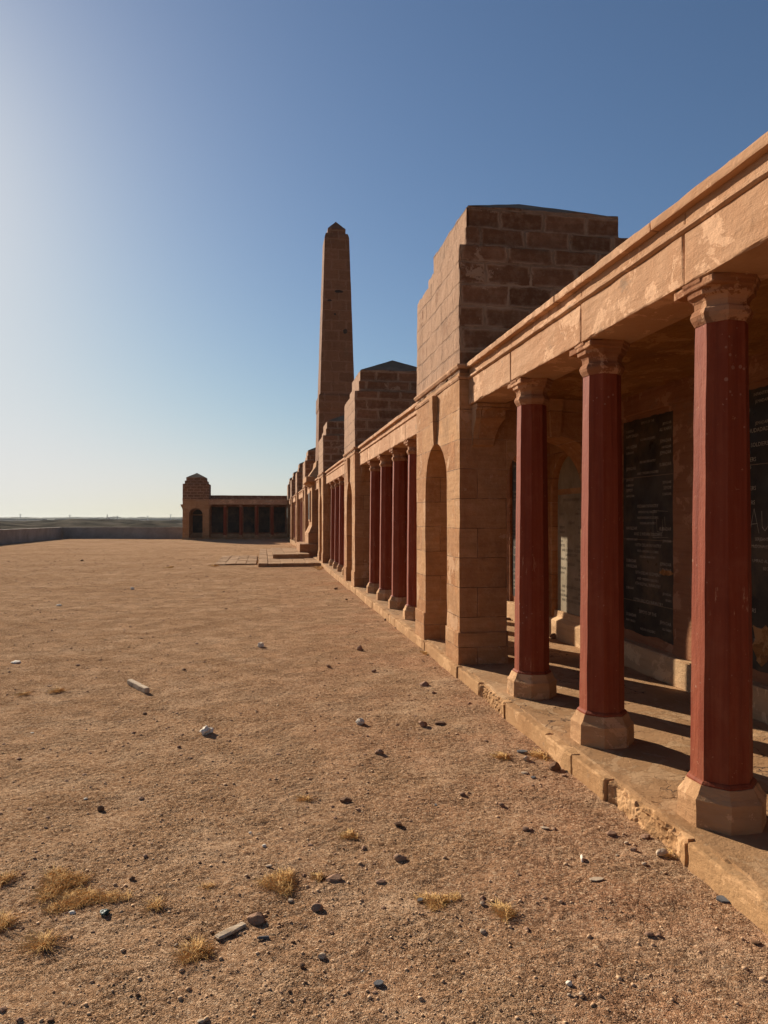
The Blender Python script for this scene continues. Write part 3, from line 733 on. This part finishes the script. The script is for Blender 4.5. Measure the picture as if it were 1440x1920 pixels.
def make_obelisk():
    root = empty('obelisk', (3.04, 30.2, 0))
    b = MB(); b.box(-1.60, 1.2, -1.4, 1.4, .10, .587, cell=.15, wear=.02, bev=.03, skip='-z'); b.build('plinth', M['ashlar'], root, amp=.006)
    s = MB()
    s.sq([(1.24, 1.15, .58), (1.24, 1.15, 1.02), (1.20, 1.11, 1.06), (1.09, 1.0, 1.30), (1.08, .99, 1.34), (1.08, .99, 2.98)], sub=10)
    s.build('pedestal', M['ashlar'], root, amp=.008)
    c = MB(); c.sq([(1.08, .99, 2.96), (1.12, 1.03, 3.0), (1.22, 1.13, 3.08), (1.33, 1.24, 3.12), (1.33, 1.24, 3.33), (1.2, 1.1, 3.36), (.92, .92, 3.75), (.88, .88, 4.0), (.7, .7, 4.01)], sub=10)
    c.build('pedestal_cornice', M['ashlar'], root, amp=.008)
    sh = MB()
    pr = [(.815, 3.9)] + [(.815 - .045 * t / 6, 3.9 + 2.25 * t / 6) for t in range(1, 7)] + [(.785, 6.16), (.79, 6.20), (.78, 6.72), (.765, 6.76), (.722, 6.80)]
    pr += [(.722 - .205 * t / 16, 6.80 + 6.6 * t / 16) for t in range(1, 17)] + [(.49, 13.50), (.455, 13.60), (.36, 13.61)]
    sh.sq(pr, sub=8); sh.build('shaft', M['obelisk'], root, amp=.012, sc_=2.2)
    t = MB(); t.sq([(.375, 13.60), (.375, 13.83), (.25, 13.985), (.125, 14.13), (.004, 14.28)], sub=4); t.build('capstone', M['obelisk'], root, amp=.010)
    # framed panel on the front of the pedestal
    p = MB(); p.box(-1.135, -1.07, -.42, .42, 1.50, 2.78, cell=.1, wear=.008); pn = p.build('panel_frame', M['pink_stone'], root, amp=.004)
    q = MB(); q.box(-1.145, -1.13, -.33, .33, 1.58, 2.70); q.build('panel', M['slab'], pn)
    h = MB()
    for (x, z, wd, hh) in ((.06, 11.12, .42, .13), (-.33, 10.72, .20, .10), (-.10, 10.15, .10, .10), (.34, 9.45, .20, .20)):
        hw = .722 - .205 * (z - 6.8) / 6.6
        n = 9; ring = [(x + wd / 2 * math.cos(6.283 * k / n) * random.uniform(.8, 1.15), -hw - .022, z + hh / 2 * math.sin(6.283 * k / n) * random.uniform(.7, 1.2)) for k in range(n)]
        h.loft([ring, [(a_ * .97, b_ + .06, c_) for a_, b_, c_ in ring]])
    h.build('chipped_hole_shade', M['slab'], root)  # black plugs standing proud of the face paint the shade inside the holes
    tag(root, 'tall tapering stone obelisk on a stepped pedestal at the middle of the colonnade', 'obelisk')
make_obelisk()

# ---------------------------------------------------------------- low perimeter walls
def lowwall(pts, label, seed):
    root = None; mb = MB(); cp = MB(); r_ = random.Random(seed)
    (x0, y0), (x1, y1) = pts; L = math.hypot(x1 - x0, y1 - y0); ux, uy = (x1 - x0) / L, (y1 - y0) / L; n = max(1, int(L / 4.2))
    root = empty('perimeter_wall', (x0, y0, 0), math.atan2(uy, ux))
    for i in range(n):
        a = L * i / n; b_ = L * (i + 1) / n
        mb.box(a + .01, b_ - .01, -.15, .15, -.7, .86 + r_.uniform(-.012, .012), cell=.3, wear=.012, skip='-z')
    mb.build('wall', M['concrete'], root, amp=.012, sc_=2)
    cp.box(0, L, -.18, .18, .865, .915, cell=.4, wear=.01); cp.build('coping', M['concrete'], root, amp=.008, sc_=2)
    tag(root, label, 'wall', 'low walls around the court')
lowwall(((-16.6, 18), (-16.6, 62.6)), 'low grey wall running along the left side of the court', 1)
lowwall(((-16.42, 62.6), (-6.5, 61.0)), 'low grey wall joining the left wall to the end pavilion', 2)

# ---------------------------------------------------------------- beyond: tree belt, pylons, minaret
def belt():
    mb = MB(); r_ = random.Random(9)
    for k in range(4200):
        a = TH + R(r_.uniform(-50, 40)); d = r_.uniform(1500, 2600); rr = r_.uniform(12, 45); h_ = r_.uniform(3.0, 5.2) * (1.35 if r_.random() < .06 else 1)
        cx, cy = d * math.sin(a), d * math.cos(a); n = 7
        rings = []
        for (q, z) in ((1, -1.5), (.95, h_ * .5), (.6, h_ * .85), (.15, h_)):
            rings.append([(cx + rr * q * math.cos(6.283 * i / n + k) * r_.uniform(.8, 1.1), cy + rr * q * math.sin(6.283 * i / n + k), z * r_.uniform(.9, 1.05)) for i in range(n)])
        mb.loft(rings)
    tag(mb.build('distant_trees', M['veg']), 'hazy band of far-off scrub and trees on the horizon', 'trees', kind='stuff')
belt()
def mast(px, h_, d, lab):
    r0 = (px - 720) * d / F; x = r0 * math.cos(TH) + d * math.sin(TH); y = d * math.cos(TH) - r0 * math.sin(TH)
    root = empty('pylon', (x, y, -1)); m = MB()
    m.sq([(.9, 0), (.45, h_ * .6), (.2, h_)]); m.build('mast', M['steel'], root)
    q = MB(); q.box(-3, 3, -.2, .2, h_ * .85, h_ * .85 + .4); q.box(-2.2, 2.2, -.2, .2, h_ * .7, h_ * .7 + .4); q.build('crossarm', M['steel'], root)
    tag(root, lab, 'pylon', 'far pylons on the horizon')
for px, h_, lab in ((38, 13, 'tallest hazy pylon, nearest the left edge of the horizon'), (131, 11, 'small hazy pylon between the left edge and the minaret'),
                    (220, 9, 'faint small pylon just right of the far minaret'), (277, 9, 'faint pylon between the minaret and the end pavilion'), (320, 12, 'hazy pylon just left of the end pavilion')):
    mast(px, h_, 1350, lab)
def minaret():
    d = 1350; px = 201; r0 = (px - 720) * d / F; x = r0 * math.cos(TH) + d * math.sin(TH); y = d * math.cos(TH) - r0 * math.sin(TH)
    root = empty('mosque', (x, y, -1))
    def rnd_(pr, cx=0, n=12): return MB().loft([[(cx + q * math.cos(-6.283 * i / n), q * math.sin(-6.283 * i / n), z) for i in range(n)] for q, z in pr])
    rnd_([(.9, 0), (.75, 8), (1.1, 8.3), (1.1, 8.8), (.6, 9), (.55, 11), (.05, 12.5)]).build('minaret', M['concrete'], root)
    MB().box(1, 7, -3, 3, 0, 3.6).build('hall', M['concrete'], root)
    rnd_([(1.8, 3.5), (1.9, 4.4), (1.4, 5.4), (.5, 6.1), (.03, 6.4)], 4).build('dome', M['concrete'], root)
    tag(root, 'tiny far-off mosque with a slim minaret on the horizon', 'mosque')
minaret()

# ---------------------------------------------------------------- air
def haze():
    mb = MB(); mb.box(-2700, 2700, -60, 3400, -9, 16.5); o = mb.build('haze', bpy.data.materials.new('haze'))
    m = o.data.materials[0]; m.use_nodes = True; t = m.node_tree; t.nodes.remove(t.nodes['Principled BSDF'])
    v = t.nodes.new('ShaderNodeVolumePrincipled'); v.inputs['Color'].default_value = (.93, .96, 1, 1); v.inputs['Density'].default_value = .00009
    v.inputs['Anisotropy'].default_value = .1
    t.links.new(v.outputs[0], t.nodes['Material Output'].inputs['Volume']); tag(o, kind='stuff')
haze()

# ---------------------------------------------------------------- gravel and debris
def rockmesh(sx, sy, sz, seed, n=2, sharp=True):
    import bmesh
    bm = bmesh.new(); bmesh.ops.create_icosphere(bm, subdivisions=n, radius=1.0)
    V = np.array([tuple(v.co) for v in bm.verts])
    rng = np.random.RandomState(seed)
    if sharp:
        for _ in range(9):
            nn = rng.normal(size=3); nn /= np.linalg.norm(nn); dcut = rng.uniform(.55, .85)
            t = V @ nn; V = V - np.outer(np.clip(t - dcut, 0, None), nn)
    V = V * (1 + .10 * fbm(V * 2 + seed, seed % 50, 2))[:, None] * np.array([sx, sy, sz])
    f = [tuple(v.index for v in p.verts) for p in bm.faces]; bm.free()
    return V, f
def gravel():
    rng = np.random.RandomState(4); N = 70000
    base = [rockmesh(1, 1, .55, 100 + i, 1) for i in range(6)]
    d = 1.35 * np.exp(rng.rand(N) ** .8 * math.log(26 / 1.35)); a = TH + np.radians(rng.uniform(-36, 36, N))
    X = d * np.sin(a); Y = d * np.cos(a)
    P = np.stack([X, Y, 0 * X], 1); dens = fbm(P * .9, 61, 3) + .6 * fbm(P * 3.1, 66, 2)
    keep = (X < XE - .02) & ((dens > .05) | (rng.rand(N) < .35)) & ~((X > -.2) & (Y > 24)); X, Y, d = X[keep], Y[keep], d[keep]
    Z = ground_h(X, Y); r = np.clip(rng.lognormal(-6.15, .60, len(X)), .001, .0115) * (1 + d * .05)
    vs = []; F3 = []; n0 = 0; th = rng.rand(len(X)) * 6.283
    for b in range(6):
        s_ = np.arange(len(X)) % 6 == b; V, f = base[b]; f = np.array(f)
        c, s = np.cos(th[s_])[:, None], np.sin(th[s_])[:, None]; rr = r[s_][:, None]
        vx = (V[None, :, 0] * c - V[None, :, 1] * s) * rr + X[s_][:, None]; vy = (V[None, :, 0] * s + V[None, :, 1] * c) * rr + Y[s_][:, None]
        vz = V[None, :, 2] * rr + Z[s_][:, None] + rr * .2
        vs.append(np.stack([vx, vy, vz], -1).reshape(-1, 3)); m = s_.sum()
        F3.append((f[None] + (np.arange(m) * len(V))[:, None, None] + n0).reshape(-1, 3)); n0 += m * len(V)
    V = np.concatenate(vs); F3 = np.concatenate(F3); me = bpy.data.meshes.new('gravel')
    me.vertices.add(len(V)); me.vertices.foreach_set('co', V.ravel()); me.loops.add(len(F3) * 3); me.loops.foreach_set('vertex_index', F3.ravel().astype(np.int32))
    me.polygons.add(len(F3)); me.polygons.foreach_set('loop_start', (np.arange(len(F3)) * 3).astype(np.int32)); me.update(calc_edges=True)
    me.materials.append(M['pebble']); o = bpy.data.objects.new('gravel', me); col.objects.link(o)
    tag(o, 'loose fine gravel scattered over the sandy court', 'gravel', kind='stuff')
gravel()
def rubble():
    rng = np.random.RandomState(12); base = [rockmesh(1, 1, .6, 140 + i, 1) for i in range(6)]; mb = MB(); N = 15000
    d = np.sqrt(rng.uniform(9, 50 ** 2, N)) * rng.uniform(.55, 1, N); a = TH + np.radians(rng.uniform(-33, 14, N)); x, y = d * np.sin(a), d * np.cos(a)
    nz = fbm(np.stack([x * .45, y * .45, 0 * x + .5], 1), 8, 3) * 1.6
    ok = (x < XE - .03) & (x > -16.2) & ~((x > -2) & (y > 24) & (y < 36.5)) & (nz > rng.uniform(-1, .35, N)) & (y < 57); x, y, d = x[ok], y[ok], d[ok]; z = ground_h(x, y)
    for i in range(len(x)):
        V, f = base[i % 6]; r = min(.030, rng.lognormal(-4.75, .42)) * (1 + d[i] * .014); t = rng.uniform(0, 6.28); c, s = math.cos(t), math.sin(t)
        V = V * r * np.array([rng.uniform(.8, 1.3), rng.uniform(.7, 1.1), rng.uniform(.5, 1)])
        mb.add(np.stack([V[:, 0] * c - V[:, 1] * s + x[i], V[:, 0] * s + V[:, 1] * c + y[i], V[:, 2] + z[i] + r * .1], 1), f)
    tag(mb.build('rubble', M['rock']), 'small brown stones and clods strewn across the court', 'rubble', kind='stuff')
rubble()

def place(name, px, py, wpx, asp, ht, mat, seed, label, cat, group=None, flat=False, z=None):
    """a stone whose image width is wpx photo pixels, standing at photo pixel (px,py)"""
    x, y, _ = gp(px, py); zz = gz(x, y) if z is None else z
    x, y, _ = gp(px, py, zz); d = (CAMH - zz) * F / (py - HZ); wdt = wpx * d / F / 2
    V, f = rockmesh(wdt, wdt * asp, wdt * ht, seed, 2 if wpx < 14 else 3)
    rz = random.Random(seed).uniform(-.7, .7)
    mb = MB(); mb.add(V, f); o = mb.build(name, M[mat], smooth=False)
    o.location = (x, y, zz + wdt * ht * .55); o.rotation_euler = (random.Random(seed).uniform(-.12, .12), 0, rz)
    return tag(o, label, cat, group)
ST = [  # px, py(base), width px, aspect, height ratio, material, label
 (750, 1612, 26, .8, .55, 'rock', 'brown angular stone with a hard shadow, above the wide straw tuft'),
 (747, 1548, 20, .8, .45, 'dark_rock', 'dark lumpy stone behind the brown angular one'),
 (648, 1503, 26, .7, .4, 'dark_rock', 'cluster-like dark clod right of the centre of the court'),
 (672, 1520, 12, .8, .6, 'rock', 'small brown stone beside the dark clod'),
 (481, 1728, 38, .75, .6, 'rock', 'large brown block of stone at the end of the wooden slat'),
 (595, 1706, 27, .8, .55, 'rock', 'reddish brown stone below the big matted straw tuft'),
 (566, 1812, 15, .8, .6, 'dark_rock', 'small dark stone below the grey stick'),
 (603, 1795, 17, .8, .6, 'pale_rock', 'rounded cream pebble below the grey stick'),
 (189, 1520, 14, .8, .85, 'dark_rock', 'dark upright stone alone on the bare left side'),
 (248, 1649, 13, .7, .55, 'dark_rock', 'small flat black stone behind the long straw tuft'),
 (271, 1340, 11, .8, .6, 'dark_rock', 'small dark stone just in front of the timber stub'),
 (336, 1402, 8, .8, .7, 'rock', 'tiny brown stone left of the crumpled white plastic'),
 (345, 1257, 10, .8, .5, 'dark_rock', 'dark stone beyond the timber stub'),
 (616, 1251, 11, .8, .6, 'rock', 'small brown stone midway between white litter and the tile shard'),
 (701, 1260, 12, .8, .6, 'rock', 'small pointed brown stone right of centre'),
 (710, 1413, 20, .8, .6, 'rock', 'reddish stone above the middle of the court'),
 (795, 1286, 18, .9, .6, 'rock', 'brown stone in front of the nearest pavilion'),
 (813, 1300, 9, .8, .6, 'rock', 'tiny stone beside the brown stone facing the nearest pavilion'),
 (792, 1361, 19, .9, .75, 'rock', 'upright stone with a green side, right of the white litter'),
 (826, 1358, 26, .8, .25, 'dark_rock', 'flat dark clod right of the stone with a green side'),
 (867, 1491, 13, .8, .6, 'rock', 'small stone left of the kerb near the middle column'),
 (940, 1511, 13, .8, .6, 'rock', 'small round stone below the row of slate chips'),
 (986, 1556, 18, .8, .5, 'rock', 'brown stone with a shadow beside the flat pale chip'),
 (1022, 1553, 19, .6, .22, 'pale_rock', 'flat pale chip right of the brown stone'),
 (1146, 1566, 22, .7, .5, 'rock', 'brown wedge-shaped stone left of the crumbling kerb'),
 (1211, 1570, 22, .7, .3, 'rock', 'flat brown flake against the crumbling kerb'),
 (1189, 1595, 16, .8, .6, 'rock', 'small grey brown stone left of the largest kerb stone'),
 (1175, 1582, 10, .8, .6, 'pale_rock', 'small pale pebble left of the crumbling kerb'),
 (1242, 1604, 28, .8, .6, 'pale_rock', 'large pale stone lying in the gap of the broken kerb'),
 (1209, 1621, 13, .8, .5, 'pale_rock', 'small pale stone in front of the largest kerb stone'),
 (1158, 1605, 9, .8, .5, 'pale_rock', 'tiny pale pebble right of the white bone-like bit'),
 (986, 1425, 14, .9, .8, 'pale_rock', 'pale rounded stone beside the slate plate and dry tuft'),
 (984, 1451, 17, .7, .3, 'pale_rock', 'flat pale flake below the slate plate'),
 (1042, 1443, 26, .8, .7, 'dark_rock', 'dark brick-like stone leaning at the kerb'),
 (1059, 1455, 12, .8, .35, 'rock', 'flat brown chip right of the dark brick-like stone'),
 (1217, 1754, 18, .8, .5, 'rock', 'grey brown wedge stone near the bottom right'),
 (1236, 1756, 14, .8, .5, 'rock', 'small brown stone touching the wedge stone at bottom right'),
 (905, 1696, 12, .9, .7, 'pale_rock', 'pale pebble left of the small round straw tuft'),
 (906, 1748, 14, .9, .6, 'pale_rock', 'pale pebble below the small round straw tuft'),
 (1067, 1846, 13, .9, .8, 'white', 'round white pebble near the bottom, right of centre'),
 (1090, 1866, 13, .9, .6, 'pale_rock', 'pale pebble just below the round white one'),
 (1068, 1867, 10, .9, .6, 'pale_rock', 'pale pebble directly under the round white one'),
 (1419, 1769, 20, .7, .35, 'dark_rock', 'dark flat stone at the right edge near the bottom'),
 (1380, 1556, 6, .8, .6, 'rock', ''),
 (330, 1773, 11, .6, .5, 'pale_rock', 'pinkish pebble left of the lowest straw tuft'),
 (469, 1563, 8, .9, .7, 'white', 'small white pebble, upper of two in the middle left'),
 (496, 1587, 11, .8, .6, 'white', 'small white pebble, lower of two in the middle left'),
 (136, 1712, 14, .8, .35, 'white', 'flat white pebble under the long straw tuft'),
 (161, 1498, 9, .8, .3, 'white', 'flat white chip on the bare left side'),
 (61, 1375, 9, .6, .3, 'white', 'thin white chip at the far left'),
 (505, 1625, 15, .6, .4, 'pale_rock', 'pale flat pebble on top edge of the matted straw'),
 (545, 1690, 12, .9, .6, 'pale_rock', 'pinkish pebble right below the matted straw'),
 (377, 1918, 16, .8, .5, 'pale_rock', 'pale stone cut by the bottom edge'),
 (680, 1822, 7, .8, .6, 'white', 'tiny white pebble near the slate chip at the bottom'),
 (550, 1767, 10, .8, .5, 'dark_rock', 'small dark stone right of the grey stick'),
 (258, 1868, 10, .9, .8, 'dark_rock', 'small dark stone at the bottom left'),
 (95, 1914, 14, .8, .5, 'dark_rock', 'black stone at the lower left corner'),
 (573, 1843, 10, .6, .5, 'dark_rock', 'dark sliver of stone below the cream pebble'),
 (625, 1649, 34, .7, .3, 'rock', 'broad flat brown stone right of the tiny straw tuft'),
 (676, 1220, 15, .6, .9, 'rock', 'upright tile shard in the middle distance'),
 (630, 1105, 9, .8, .6, 'dark_rock', 'dark stone by the kerb before the third pavilion'),
 (723, 1163, 7, .8, .7, 'dark_rock', 'dark stone by the kerb of the second bay'),
 (742, 1178, 6, .8, .6, 'dark_rock', 'small dark stone nearer than the one by the second bay'),
 (650, 1125, 6, .8, .6, 'dark_rock', 'small dark stone out from the second pavilion'),
 (154, 1052, 6, .8, .6, 'dark_rock', 'dark speck of stone far off on the left'),
]
for i, t in enumerate(ST):
    if not t[6]: continue
    place('pebble' if t[2] < 12 or t[5] in ('white', 'pale_rock') and t[2] < 18 else 'stone', t[0], t[1], t[2], t[3], t[4], t[5], 200 + i, t[6], 'pebble' if t[2] < 12 or t[5] in ('white', 'pale_rock') and t[2] < 18 else 'stone', 'loose stones on the sand')
# stones on the walkway
place('stone', 1040, 1197, 22, .8, .6, 'dark_rock', 301, 'dark stone on the walkway at the foot of the lit niche sill', 'stone', 'loose stones on the walkway', z=PZ)
place('pebble', 1176, 1401, 9, .8, .6, 'pale_rock', 302, 'pale pebble at the foot of the middle near column', 'pebble', 'loose stones on the walkway', z=PZ)
place('stone', 953, 1163, 12, .8, .6, 'dark_rock', 303, 'dark crumbs of stone on the walkway beyond the nearest pavilion pier', 'stone', 'loose stones on the walkway', z=PZ)

def plate(name, px, py, w_, l_, rot, mat, label, cat, seed, th=.006):
    x, y, _ = gp(px, py); zz = gz(x, y); x, y, _ = gp(px, py, zz); r_ = random.Random(seed)
    n = 7; ring = [(w_ / 2 * math.cos(6.283 * k / n) * r_.uniform(.8, 1.15), l_ / 2 * math.sin(6.283 * k / n) * r_.uniform(.8, 1.15)) for k in range(n)]
    mb = MB(); mb.loft([[(a, b_, 0) for a, b_ in ring], [(a * .96, b_ * .96, th) for a, b_ in ring]]); o = mb.build(name, M[mat])
    o.location = (x, y, zz + .003); o.rotation_euler = (.05, -.04, rot); return tag(o, label, cat, 'flat stone chips on the sand')
plate('slate', 980, 1411, .085, .05, -.3, 'slate', 'blue grey slate plate beside the pale rounded stone near the kerb', 'slate chip', 1, .010)
plate('slate', 1000, 1459, .032, .03, .5, 'slate', 'tiny blue grey slate chip below the slate plate', 'slate chip', 2)
plate('slate', 1357, 1688, .075, .055, -.5, 'slate', 'blue grey slate lying at the kerb, lower right', 'slate chip', 3)
plate('slate', 711, 1846, .037, .03, .2, 'slate', 'dark slate chip near the bottom centre', 'slate chip', 4)
plate('slate', 788, 1690, .03, .022, .2, 'slate', 'small slate chip at the left edge of the wide straw tuft', 'slate chip', 5)
plate('glass_shard', 1118, 1650, .07, .03, -.1, 'pale_rock', 'flat whitish shard below the bone-like white bit', 'shard', 6, .004)
plate('slate', 817, 1511, .014, .03, .1, 'slate', 'tiny dark upright slate chip left of the kerb', 'slate chip', 7)

def tape(name, px0, py0, px1, py1, wd, th, mat, label, cat):
    a = gp(px0, py0); b_ = gp(px1, py1); a = (a[0], a[1], gz(a[0], a[1])); b_ = (b_[0], b_[1], gz(b_[0], b_[1]))
    L = math.hypot(b_[0] - a[0], b_[1] - a[1]); mb = MB(); mb.box(-L / 2, L / 2, -wd / 2, wd / 2, 0, th, cell=max(.02, L / 14), wear=.006, bev=.006)
    o = mb.build(name, M[mat], amp=.004, sc_=14); o.location = ((a[0] + b_[0]) / 2, (a[1] + b_[1]) / 2, (a[2] + b_[2]) / 2)
    o.rotation_euler = (0, -math.atan2(b_[2] - a[2], L), math.atan2(b_[1] - a[1], b_[0] - a[0])); return tag(o, label, cat)
tape('timber_stub', 243, 1280, 276, 1297, .05, .05, 'wood', 'short weathered white timber stub lying on the left of the court', 'timber')
tape('wooden_slat', 406, 1751, 458, 1725, .035, .012, 'wood', 'thin split wooden slat pointing at the large brown stone', 'wood')
tape('stick', 481, 1755, 504, 1751, .010, .010, 'slate', 'short grey stick below the large brown stone', 'stick')
tape('bone_fragment', 1090, 1600, 1092, 1609, .010, .018, 'white', 'small white bone-like bit standing on the sand right of centre', 'fragment')

def crumple(px, py, wpx, label, seed, asp=.8, name='crumpled_litter'):
    x, y, _ = gp(px, py); zz = gz(x, y); d = (CAMH - zz) * F / (py - HZ); r = wpx * d / F / 2
    import bmesh
    bm = bmesh.new(); bmesh.ops.create_icosphere(bm, subdivisions=3, radius=1)
    V = np.array([tuple(v.co) for v in bm.verts]); f = [tuple(v.index for v in p.verts) for p in bm.faces]; bm.free()
    V = V * (1 + .75 * fbm(V * 2.2 + seed * 3.1, seed, 3))[:, None] * np.array([r, r, r * asp]) * .85
    mb = MB(); mb.add(V, f); o = mb.build(name, M['white']); o.location = (x, y, zz + r * asp * .5)
    return tag(o, label, 'litter', 'white crumpled litter')
crumple(388, 1371, 24, 'crumpled white plastic scrap, largest of the litter, left of centre', 1)
crumple(676, 1353, 17, 'crumpled white scrap right of centre before the nearest pavilion', 2)
crumple(489, 1211, 15, 'crumpled white scrap in the middle distance', 3)
crumple(31, 1239, 18, 'flattened white scrap near the left edge', 4, .3)
crumple(248, 1104, 8, 'small white scrap far out on the left half', 5)
crumple(111, 1134, 11, 'thin torn white scrap far left', 6, .35)
crumple(724, 1148, 9, 'pale scrap by the kerb of the second bay', 7, .3)
crumple(197, 1705, 20, 'dark green scrap under the right end of the long straw tuft', 8, .5, 'green_scrap').data.materials[0] = M['green_glass']

def tuft(px, py, wpx, hpx, n, label, seed, tall=.03, mat='straw'):
    """matted dry grass covering an image area wpx x hpx centred on (px,py)"""
    r_ = random.Random(seed); cx, cy, _ = gp(px, py); c0 = np.array([cx, cy]); mb_v = []; mb_f = []; k0 = 0
    d = CAMH * F / (py - HZ); rx = wpx / 2 * d / F; ry = abs(gp(px, py - hpx / 2)[1] - gp(px, py + hpx / 2)[1]) / 2
    for i in range(n):
        q = math.sqrt(r_.random()); a = r_.uniform(0, 6.283); lump = .6 + .4 * math.sin(a * 3 + seed)
        bx, by = rx * q * math.cos(a) * lump, ry * q * math.sin(a) * lump
        wx, wy = cx + bx, cy + by
        if wx > XE - .01: wx = XE - .01
        z = gz(wx, wy) if i % 9 == 0 or i == 0 else z
        L = r_.uniform(.5, 1.4) * tall * 1.6; dr = r_.uniform(0, 6.283); up = r_.uniform(.08, .60) * tall; w_ = .0012 * max(1, d * .33)
        ex, ey = math.cos(dr), math.sin(dr); sx, sy = -ey * w_, ex * w_
        bend = r_.uniform(-.5, .5)
        pts = [(wx - cx + ex * L * t + sx / w_ * bend * L * t * t, wy - cy + ey * L * t + sy / w_ * bend * L * t * t, z + up * math.sin(min(1, t * 1.1) * 2.0) + .002) for t in (0, .35, .7, 1)]
        for j, p in enumerate(pts):
            ww = 1 - j * .28; mb_v += [(p[0] + sx * ww, p[1] + sy * ww, p[2]), (p[0] - sx * ww, p[1] - sy * ww, p[2] + w_ * .6)]
        for j in range(3): mb_f.append((k0 + 2 * j, k0 + 2 * j + 1, k0 + 2 * j + 3, k0 + 2 * j + 2))
        k0 += 8
    mb = MB(); mb.add(mb_v, mb_f); o = mb.build('grass_tuft', M[mat]); o.location = (cx, cy, 0)
    return tag(o, label, 'grass tuft', 'dry grass tufts on the sand')
tuft(112, 1650, 95, 66, 1500, 'thick golden straw tuft, upper of the pair at lower left', 1, .030)
tuft(158, 1680, 175, 44, 1700, 'long low golden straw tuft stretched right of the pair at lower left', 2, .026)
tuft(80, 1762, 40, 30, 240, 'sparse pale straw tuft near the lower left corner', 3, .045)
tuft(290, 1692, 34, 20, 130, 'thin sparse straw tuft right of the long golden one', 4, .03)
tuft(524, 1650, 72, 50, 1100, 'matted golden straw tuft left of the broad flat stone', 5, .03)
tuft(596, 1638, 22, 14, 160, 'tiny straw tuft right of the matted golden one', 6, .02)
tuft(820, 1683, 100, 36, 1100, 'wide low brown straw tuft below the angular stone', 7, .018)
tuft(946, 1706, 40, 40, 400, 'small round straw tuft right of the wide low one', 8, .025)
tuft(366, 1778, 52, 44, 600, 'bushy orange straw tuft, lowest near the slat', 9, .035)
tuft(655, 1562, 36, 20, 300, 'low straw tuft under the dark clod', 10, .02)
tuft(572, 1494, 28, 12, 120, 'thin wiry tuft near the middle of the court', 11, .03)
tuft(390, 1655, 40, 12, 120, 'faint straw patch between the two golden clumps', 12, .015)
tuft(6, 1646, 30, 26, 200, 'straw tuft cut by the left edge, upper one', 13, .035)
tuft(2, 1728, 30, 40, 350, 'straw tuft cut by the left edge, lower one', 14, .035)
tuft(107, 1294, 32, 9, 160, 'brown grass tuft left of the timber stub', 15, .035)
tuft(45, 1300, 30, 8, 90, 'pale sparse grass tuft at far left behind', 16, .03)
tuft(942, 1415, 32, 14, 260, 'dark dry tuft left of the slate plate', 17, .03)
tuft(1012, 1412, 26, 20, 260, 'dry tuft growing against the kerb by the slate plate', 18, .035)
tuft(800, 1223, 22, 8, 160, 'yellow tuft at the kerb below the nearest pavilion', 19, .03)
tuft(598, 1064, 30, 8, 200, 'yellow straw by the terrace corner before the obelisk', 20, .07)
tuft(478, 1054, 14, 10, 120, 'yellow straw at the left corner of the terrace', 21, .07)
tuft(318, 1063, 16, 5, 90, 'faint yellow straw patch far out in the middle', 22, .05)
tuft(402, 1060, 14, 5, 90, 'yellow straw at the near corner of the broken paving', 23, .07)
tuft(1265, 1598, 18, 14, 90, 'little straw wisp in the gap of the broken kerb', 24, .03)
